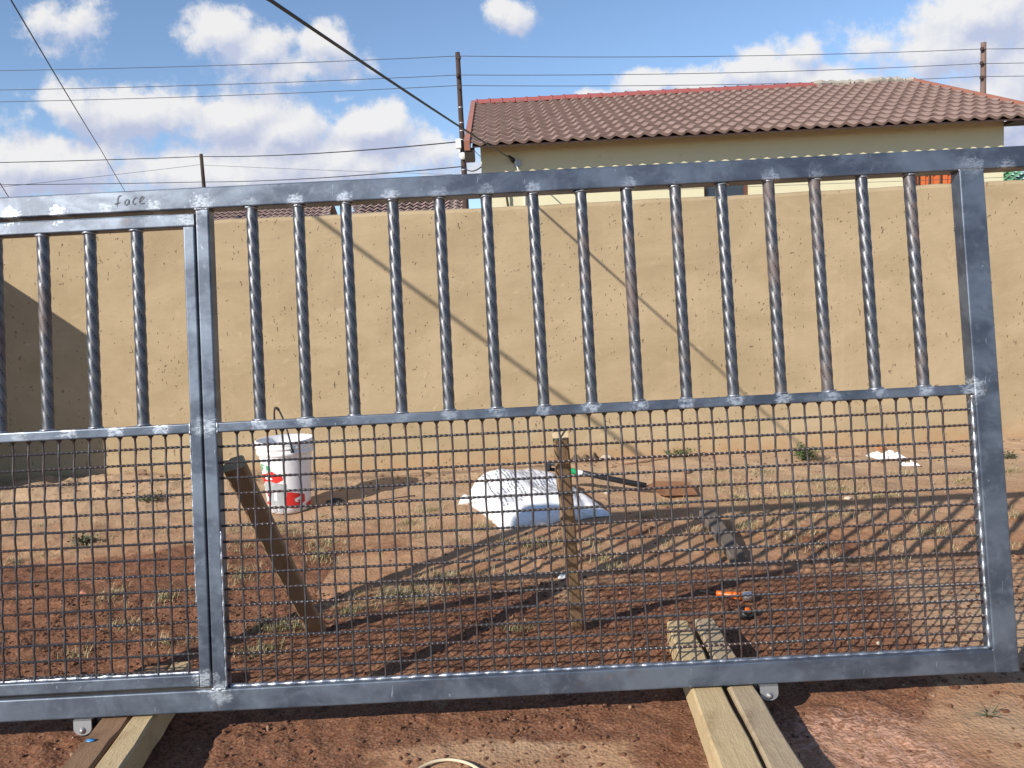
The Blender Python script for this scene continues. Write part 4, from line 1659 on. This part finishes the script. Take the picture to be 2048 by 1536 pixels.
print_patch('red_print', [bq([(527, 941), (546, 931), (556, 938), (566, 940), (567, 950), (556, 956), (545, 954), (534, 953), (530, 966), (527, 960)]),
                          bq([(571, 985), (574, 974), (585, 976), (608, 984), (609, 999), (602, 1003), (601, 1009), (588, 1010), (572, 1004)]),
                          bq([(529, 975), (538, 974), (542, 985), (545, 1001), (534, 1001), (531, 985)]),
                          bq([(611, 1004), (622, 1001), (622, 1010), (613, 1012)])], RED, .0006,
            [bq([(588, 990), (600, 986), (603, 994), (594, 994), (598, 998), (590, 996)]), bq([(533, 980), (537, 978), (541, 992), (536, 998)]), bq([(533, 943), (540, 941), (549, 948), (535, 949)])])
print_patch('green_print', [bq([(527, 918), (534, 920), (534, 922), (529.5, 921), (529.5, 925), (533, 926), (533, 928), (529.5, 927), (529.5, 933), (527, 932)]),
                            bq([(536, 920), (544, 922), (544, 935), (541, 935), (541, 930), (538, 929), (538, 934.5), (536, 934)]),
                            bq([(527, 962), (530, 966), (534, 972), (528, 969)])], GREEN, .0008)
print_patch('filler_smear', [bq([(533, 955), (545, 952), (560, 957), (573, 958), (575, 972), (572, 990), (567, 1000), (566, 1018), (562, 1018), (560, 1012), (548, 1017), (545, 1000), (541, 980), (533, 970)])], PUTTY, .0014,
            [bq([(549, 974), (555, 972), (556, 990), (550, 992)]), bq([(554, 1002), (559, 1000), (559, 1012), (555, 1013)])])

# ------------------------------------------------------------------ cement sack
A, B, C_, D_ = gp(1000, 1058), gp(1214, 1026), gp(932, 1002), gp(1150, 948)
D_ = B + (C_ - A) * 1.08
sc_ = (A + B + C_ + D_) / 4
N = 56
SV = {}
v, f = [], []
def sack_pt(u, w):
    p = A * (1 - u) * (1 - w) + B * u * (1 - w) + C_ * (1 - u) * w + D_ * u * w
    eu, ew = abs(2 * u - 1), abs(2 * w - 1)
    e = max(0.0, (1 - eu ** 5.0)) ** .55 * max(0.0, (1 - ew ** 7.0)) ** .5
    h = .205 * e * (1 - .55 * max(0, u - .45)) * (.46 + .54 * min(1, w * 1.15))
    h += .024 * fbm((u * 3.2, w * 3.2, 2.2), 5) * e + .006 * math.sin(u * 11 + w * 7) * e
    # creases running in from the corners and seams
    cre = math.exp(-((w - u * .6 - .12) / .03) ** 2) * .010 + math.exp(-((u - .82 - .15 * w) / .03) ** 2) * .013 + math.exp(-((u + .5 * w - .2) / .03) ** 2) * .008
    h -= cre * e
    q = p + Vector((0, 0, h))
    # pinched, pulled out corners
    if u > .85: q += Vector((.03, -.01, 0)) * ((u - .85) / .15) * (1 - w)
    q += Vector((.012 * fbm((u * 5, w * 5, 8), 3), .012 * fbm((u * 5, w * 5, 18), 3), 0)) * (1 if e > .02 else 1.5)
    return q
for i in range(N + 1):
    for j in range(N + 1):
        u, w = i / N, j / N
        u_ = .5 - .5 * math.cos(math.pi * u) ; w_ = .5 - .5 * math.cos(math.pi * w)
        q = sack_pt(u_, w_)
        v.append(q - Vector((sc_.x, sc_.y, 0)) + Vector((0, 0, .004)))
for i in range(N):
    for j in range(N):
        a = i * (N + 1) + j
        f.append((a, a + N + 1, a + N + 2, a + 1))
base_i = len(v)
sack = empty('cement_sack', (sc_.x, sc_.y, gz(sc_.x, sc_.y) - .006))
tag(sack, 'full white woven sack with lines of small print lying on the soil', 'sack')
link(bpy.data.objects.new('bag', make_mesh('bag', v, f, SACK, True)), sack)
# folded end flap at the left
fl_ = []
e0, e1 = C_ + Vector((0, 0, .06)), (A * .45 + C_ * .55) + Vector((0, 0, .05))
tip = gp(916, 1004, .012)
mb = MB()
vv = []
for i in range(7):
    for j in range(7):
        s, t_ = i / 6, j / 6
        p = e0.lerp(e1, t_) .lerp(tip + Vector((.07 * t_, -.01 * t_, .0)), s)
        p += Vector((0, 0, .02 * math.sin(math.pi * s) + .010 * fbm((s * 3, t_ * 3, 1))))
        vv.append(p - Vector((sc_.x, sc_.y, 0)))
mb.add(vv, [(i * 7 + j, i * 7 + j + 1, i * 7 + j + 8, i * 7 + j + 7) for i in range(6) for j in range(6)])
mb.build('end_flap', SACK, sack, True)
# print: rows of tiny marks
mb = MB()
rr = random.Random(4)
for row in range(20):
    u = .12 + row * .032
    w = .20 + .05 * rr.random()
    w_end = .84 - .1 * rr.random()
    if rr.random() < .12: continue
    while w < w_end:
        l_ = rr.uniform(.012, .045)
        if rr.random() < .82:
            pts_ = []
            for (du_, dw) in ((0, 0), (.011, 0), (.011, l_), (0, l_)):
                a = sack_pt(u + du_, w + dw)
                a2 = sack_pt(u + du_ + .01, w + dw); a3 = sack_pt(u + du_, w + dw + .01)
                nrm_ = (a2 - a).cross(a3 - a).normalized()
                pts_.append(a + nrm_ * .0025 - Vector((sc_.x, sc_.y, 0)) + Vector((0, 0, .004)))
            mb.add(pts_, [(0, 1, 2, 3)])
        w += l_ + rr.uniform(.006, .014)
mb.build('small_print', INK, sack)['kind'] = 'stuff'

# ------------------------------------------------------------------ spade lying over the sack
sp0 = dp(1098, 932, 4.78); sp1 = dp(1292, 972, 4.74)
shovel = empty('spade', gp(1340, 985))
tag(shovel, 'spade with rusty flat blade and black grip lying across the sack', 'spade')
inv = Matrix.Translation(-Vector(shovel.location))
def spart(o):
    o.matrix_parent_inverse = inv
    return o
ax_ = (sp1 - sp0).normalized()
mb = MB(); mb.tube([sp0 + ax_ * .12, sp0.lerp(sp1, .5), sp1], [.017, .017, .019], 10)
shaft = spart(mb.build('shaft', DARKSTEEL, shovel, True))
mb = MB()
side_ = Vector((.25, -.65, .35)); side_ = (side_ - ax_ * side_.dot(ax_)).normalized()
g0_, g1_ = sp0 + side_ * .055, sp0 - side_ * .055
mb.tube([g0_, g1_], .016, 8).tube([g0_, sp0 + ax_ * .07 + side_ * .03, sp0 + ax_ * .13], [.012, .012, .017], 8).tube([g1_, sp0 + ax_ * .07 - side_ * .03, sp0 + ax_ * .13], [.012, .012, .017], 8)
spart(mb.build('grip', BLACK, shovel, True))
mb = MB(); mb.tube([dp(1141, 941, 4.76), dp(1152, 944, 4.76)], .0185, 12, False); spart(mb.build('green_sticker', GREEN, shovel, True))
mb = MB(); mb.tube([dp(1153, 944, 4.76), dp(1164, 947, 4.76)], .0185, 12, False); spart(mb.build('white_sticker', PAPER, shovel, True))
bl = [sp1 + Vector((0, 0, 0)), gp(1312, 985, .03), gp(1330, 990, .015), gp(1395, 988, .012), gp(1378, 963, .055), gp(1310, 962, .06)]
v = [p for p in bl] + [p - Vector((0, 0, .004)) for p in bl]
cpt = sum(bl, Vector((0, 0, 0))) / 6 - Vector((0, 0, .012))
v.append(cpt)
f = [(i, (i + 1) % 6, 12) for i in range(6)] + [(i, i + 6, (i + 1) % 6 + 6, (i + 1) % 6) for i in range(6)] + [tuple(range(11, 5, -1))]
mb = MB(); mb.add(v, f)
spart(mb.build('blade', RUSTY, shovel))

# ------------------------------------------------------------------ small things on the soil
# screwdriver-like tool with an orange grip
tl = empty('screwdriver', gp(1460, 1192, 0))
tag(tl, 'orange handled tool with dark shaft and bright collar lying in the mesh shadow', 'tool')
inv = Matrix.Translation(-Vector(tl.location))
zt_ = .025
a, b, c_, d = gp(1395, 1182, zt_), gp(1433, 1186, zt_), gp(1484, 1193, zt_), gp(1502, 1192, zt_)
mb = MB(); mb.tube([b, b.lerp(c_, .12), b.lerp(c_, .25), b.lerp(c_, .6), b.lerp(c_, .85), c_], [.010, .011, .008, .0135, .0155, .014], 12)
o = mb.build('handle', ORANGE, tl, True); o.matrix_parent_inverse = inv
mb = MB(); mb.tube([a, b], [.004, .0045], 8); o = mb.build('shaft', DARKSTEEL, tl, True); o.matrix_parent_inverse = inv
mb = MB(); mb.tube([c_, d], [.017, .020], 14); o = mb.build('collar', CHROME, tl, True); o.matrix_parent_inverse = inv
# round black cap with orange core
rc = gp(1492, 1226, .02)
cup = empty('round_cap', rc)
tag(cup, 'small black round cap with an orange core next to the orange tool', 'cap')
mb = MB(); mb.lathe([(0, -.02), (.022, -.02), (.028, -.008), (.026, .012), (.018, .020), (.014, .012), (0, .012)], 16)
o = mb.build('cap_body', BLACK, cup, True); o.rotation_euler = (.7, .25, 0)
mb = MB(); mb.lathe([(.010, .018), (.0135, .024), (.006, .027), (0, .024)], 14)
o = mb.build('core', ORANGE, cup, True); o.rotation_euler = (.7, .25, 0)


def crumple(name, label, cat, center, sx_, sy_, h_, mat_, seed, rot=0.0, n=16):
    v, f = [], []
    for i in range(n + 1):
        for j in range(n + 1):
            s, t_ = i / n * 2 - 1, j / n * 2 - 1
            rad_ = 1 + .35 * fbm((math.atan2(t_, s + 1e-6) * 1.3, seed, 0), 3)
            x, y = s * sx_ * rad_, t_ * sy_ * rad_
            e = max(0, 1 - max(abs(s), abs(t_)) ** 3)
            z = h_ * (.15 + .85 * abs(fbm((s * 2.2 + seed, t_ * 2.2, 0), 3))) * (e * .8 + .2)
            v.append((x * math.cos(rot) - y * math.sin(rot), x * math.sin(rot) + y * math.cos(rot), z))
    for i in range(n):
        for j in range(n):
            a = i * (n + 1) + j
            f.append((a, a + n + 1, a + n + 2, a + 1))
    o = link(bpy.data.objects.new(name, make_mesh(name, v, f, mat_, False)))
    o.location = (center.x, center.y, gz_fast(center.x, center.y) + .002)
    tag(o, label, cat)
    return o


crumple('paper_scrap', 'crumpled white and pinkish paper litter lying near the foot of the wall', 'litter', gp(1772, 915), .085, .10, .09, PAPER, 3.1, .2)
crumple('paper_scrap', 'small white paper scrap just right of the larger paper litter', 'litter', gp(1818, 927), .055, .03, .04, PAPER, 8.4, -.1)
crumple('paper_scrap', 'tiny white paper scrap beside the narrow upright prop', 'litter', gp(1130, 1150), .028, .02, .03, PAPER, 12.7, .3)
crumple('brown_rag', 'crumpled brown rag on the soil behind the sack', 'cloth', gp(1163, 918), .13, .14, .10, RAG, 5.5, .1)
crumple('plastic_scrap', 'dark flat plastic scrap lying at the edge of the bucket shadow', 'litter', gp(668, 1001), .06, .05, .03, DARKSTEEL, 15.5, .4)


def stone(label, px, py, s, mat_, seed, group=None):
    bm = bmesh.new()
    bmesh.ops.create_icosphere(bm, subdivisions=2, radius=1)
    for vv_ in bm.verts:
        k = 1 + .35 * fbm(vv_.co * 1.3 + Vector((seed * 5.3, 0, 0)), 3)
        vv_.co = Vector((vv_.co.x * s * k, vv_.co.y * s * .8 * k, vv_.co.z * s * .6 * k))
    me = bpy.data.meshes.new('stone'); bm.to_mesh(me); bm.free()
    me.materials.append(mat_)
    o = link(bpy.data.objects.new('stone', me))
    g = gp(px, py)
    o.location = (g.x, g.y, gz_fast(g.x, g.y) + s * .3)
    tag(o, label, 'stone', group)


ST = 'single stones on the soil'
for (lab, x, y, s, m_) in (('pale rounded stone just right of the brown rag', 1213, 921, .042, STONE_P), ('brown stone lying right of the rag and above the spade shaft', 1222, 938, .025, STONE), ('cream pebble lying on the soil near the right end of the bottom rail', 1760, 1279, .010, STONE_P), ('pale pebble right of the sack beside the spade shadow', 1214, 985, .020, STONE_P),
                           ('brown clod-like stone by the wall foot behind the door post', 285, 978, .045, STONE), ('pale pebble on the soil by the top rail shadow at the right', 1696, 993, .022, STONE_P), ('pinkish brick chip in the damp soil behind the small door', 166, 1193, .018, plain('brick_chip', (0.5, 0.2, 0.13), rough=.9)), ('reddish clod between the spade blade and the wall', 1372, 948, .035, STONE), ('brown stone at the wall foot just above the white paper litter', 1763, 898, .035, plain('orange_stone', (0.38, 0.17, 0.08), rough=.9))):
    stone(lab, x, y, s, m_, x * .01, ST)

# stick along the wall, hose loop in front
def ground_pts(lst, z): return [gp(x, y, z) + Vector((0, 0, gz_fast(gp(x, y).x, gp(x, y).y))) for (x, y) in lst]
mb = MB(); mb.tube(ground_pts([(1238, 927), (1290, 922), (1345, 917), (1410, 911)], .02), [.010, .011, .010, .008], 7)
tag(mb.build('dry_stick', STONE, None, True), 'long thin brown stick lying along the foot of the wall', 'stick')
hl = ground_pts([(790, 1570), (815, 1540), (840, 1519), (868, 1508), (900, 1504), (930, 1510), (955, 1524), (975, 1542), (985, 1575)], .012)
sm = []
for i in range(len(hl) - 1):
    for k in range(4):
        sm.append(hl[i].lerp(hl[i + 1], k / 4))
for _ in range(4):
    sm = [sm[0]] + [(sm[i - 1] + sm[i] * 2 + sm[i + 1]) / 4 for i in range(1, len(sm) - 1)] + [sm[-1]]
mb = MB(); mb.tube(sm, .0042, 8)
tag(mb.build('hose', HOSE, None, True), 'loop of thin cream hose on the red soil at the bottom edge', 'hose')
mb = MB(); mb.tube(ground_pts([(640, 1008), (700, 1002), (760, 998), (830, 988)], .008), .003, 5)
tag(mb.build('loose_wire', WIREGREY, None, True), 'thin dark loose wire on the soil right of the bucket', 'wire')
# blue paint drop on the muddy plank
mb = MB(); mb.lathe([(.012, .0005), (.011, .0022), (0, .0026)], 14)
blue = mb.build('paint_drop', plain('blue_paint', (.03, .22, .5), rough=.4), None, True)
mp = bpy.data.objects['support_plank.003']
pw = gp(181, 1481, ZP + .0035)
blue.parent = mp
blue.matrix_parent_inverse = mp.matrix_world.inverted()
blue.location = pw
blue.scale = (1.0, .6, 1)


# ------------------------------------------------------------------ plants
def blades(center_list, seed, width=.0013, hmin=.012, hmax=.055, flat=.93, name='dry_grass', mat_=STRAW):
    r = random.Random(seed)
    V, F = [], []
    for (x, y, rx, ry, cnt, hs) in center_list:
        for _ in range(cnt):
            a = r.uniform(0, 6.28); q = abs(r.gauss(0, .62))
            px, py = x + rx * q * math.cos(a), y + ry * q * math.sin(a)
            z = gz_fast(px, py) - .002
            an = r.uniform(0, 6.28)
            L_ = r.uniform(hmin, hmax) * hs
            fl = r.uniform(flat * .5, min(1, flat * 1.3))
            d_ = Vector((math.cos(an) * fl, math.sin(an) * fl, math.sqrt(max(.02, 1 - fl * fl)))) * L_
            sd = Vector((-math.sin(an), math.cos(an), 0)) * width * r.uniform(.6, 1.3)
            p = Vector((px, py, z))
            m_ = p + d_ * .55 + Vector((0, 0, L_ * .12))
            n = len(V)
            V += [p - sd, p + sd, m_ + sd * .8, m_ - sd * .8, p + d_]
            F += [(n, n + 1, n + 2, n + 3), (n + 3, n + 2, n + 4)]
    return V, F


GR = []
def tuft(px, py, rx, ry, cnt, hs=1.0):
    g = gp(px, py); k = g.y / CAM_F
    GR.append((g.x, g.y, rx * k, ry * k * g.y / CAM_H, int(cnt * .9), hs))


for t_ in ((800, 1185, 120, 22, 900), (900, 1150, 130, 18, 700), (560, 1245, 70, 14, 420), (520, 1290, 60, 12, 300), (700, 1215, 60, 12, 300), (1060, 1085, 90, 18, 500), (970, 1055, 60, 14, 250),
           (640, 1110, 60, 20, 300), (520, 1045, 60, 10, 260), (560, 1060, 90, 10, 220), (480, 1150, 60, 26, 320), (655, 1080, 60, 14, 260), (860, 1020, 70, 12, 300), (820, 1040, 60, 8, 200), (690, 1035, 70, 8, 240),
           (1340, 1005, 50, 9, 240), (1440, 970, 60, 14, 300), (1440, 945, 50, 8, 200), (1530, 945, 40, 8, 200), (1480, 995, 70, 12, 340), (1570, 990, 90, 16, 480), (1650, 960, 70, 12, 320), (1680, 975, 60, 12, 300), (1760, 990, 60, 12, 240), (1600, 1010, 110, 8, 280), (1490, 1045, 60, 12, 220), (1580, 1065, 60, 8, 140), (1420, 1060, 50, 8, 150), (1700, 1025, 80, 8, 180), (1870, 1060, 70, 10, 200),
           (1820, 945, 60, 7, 160), (1920, 960, 60, 8, 160), (2020, 940, 60, 10, 200), (2030, 1030, 30, 8, 120), (230, 1190, 40, 18, 260), (330, 1190, 30, 18, 180), (250, 1240, 70, 14, 150), (330, 1280, 50, 14, 110), (150, 1300, 60, 14, 90), (1030, 1250, 40, 6, 120), (180, 1075, 70, 12, 200), (30, 1120, 40, 8, 120), (420, 1060, 40, 10, 120), (1200, 1110, 60, 10, 220), (1230, 1135, 60, 8, 160), (1180, 1080, 30, 8, 120), (1290, 1030, 40, 6, 90)):
    tuft(*t_)
for k in range(380):
    px, py = rng.uniform(0, 2048), rng.uniform(950, 1120)
    tuft(px, py, 30, 6, int(6 + 40 * rng.rand() ** 3), .8)
V, F = blades(GR, 3)
o = link(bpy.data.objects.new('dry_grass', make_mesh('dry_grass', V, F, STRAW)))
tag(o, 'thin dry yellow-green grass growing in patches on the soil', kind='stuff')


def weed(label, px, py, rx, ry, h_, cnt, seed, mat_=LEAF):
    g = gp(px, py); k = g.y / CAM_F
    r = random.Random(seed)
    root = empty('weed', (g.x, g.y, gz_fast(g.x, g.y)))
    tag(root, label, 'plant', 'green weeds near the wall')
    V, F = [], []
    ms = MB()
    for s in range(16):
        a = r.uniform(0, 6.28); q = r.uniform(.3, 1)
        tip = Vector((rx * k * q * math.cos(a), rx * k * .7 * q * math.sin(a), h_ * r.uniform(.5, 1.1) * (1.1 - .5 * q)))
        ms.tube([(0, 0, -.01), tip * .5 + Vector((0, 0, h_ * .15)), tip], [.003, .0025, .0015], 4, False)
        for l_ in range(cnt // 16):
            t_ = r.uniform(.15, 1.05)
            p = tip * t_ + Vector((r.gauss(0, .02), r.gauss(0, .02), r.gauss(0, .012) + h_ * .1))
            a2 = r.uniform(0, 6.28); el = r.uniform(-.3, 1.0)
            d_ = Vector((math.cos(a2) * math.cos(el), math.sin(a2) * math.cos(el), math.sin(el))) * r.uniform(.014, .03)
            sd = d_.cross(Vector((0, 0, 1))); sd = sd.normalized() * d_.length * .28 if sd.length > 1e-6 else Vector((.005, 0, 0))
            n = len(V)
            V += [p, p + d_ * .5 + sd, p + d_, p + d_ * .5 - sd]
            F.append((n, n + 1, n + 2, n + 3))
    ms.build('stems', mat_, root)
    link(bpy.data.objects.new('leaves', make_mesh('leaves', V, F, mat_)), root)


weed('largest bushy green weed at the foot of the wall right of the spade', 1612, 924, 42, 18, .10, 640, 1)
weed('low green weed beside the dry stick along the wall', 1360, 920, 32, 8, .05, 300, 2)
weed('small grey-green weed on the banked soil left of the door post', 300, 1010, 30, 7, .03, 200, 3, LEAF_GREY)
weed('grey-green weed on the edge of the damp soil behind the small door', 170, 1082, 32, 7, .03, 200, 4, LEAF_GREY)
weed('small grey-green weed on the soil at the right edge behind the end post', 2012, 915, 22, 7, .03, 140, 5, LEAF_GREY)
# a dry sprig on the sand at the lower right
root = empty('dry_sprig', gp(1975, 1430))
tag(root, 'dry grey branching sprig lying on the sandy soil at lower right', 'dead plant')
mb = MB()
r = random.Random(9)
for s in range(18):
    a = r.uniform(0, 6.28); l_ = r.uniform(.02, .06)
    e = Vector((math.cos(a) * l_, math.sin(a) * l_, r.uniform(.002, .03)))
    mb.tube([(0, 0, 0), e * .6 + Vector((r.gauss(0, .004), r.gauss(0, .004), .004)), e], [.0014, .0011, .0006], 4, False)
mb.build('twigs', plain('dry_twig', (.17, .15, .09), rough=.9), root)
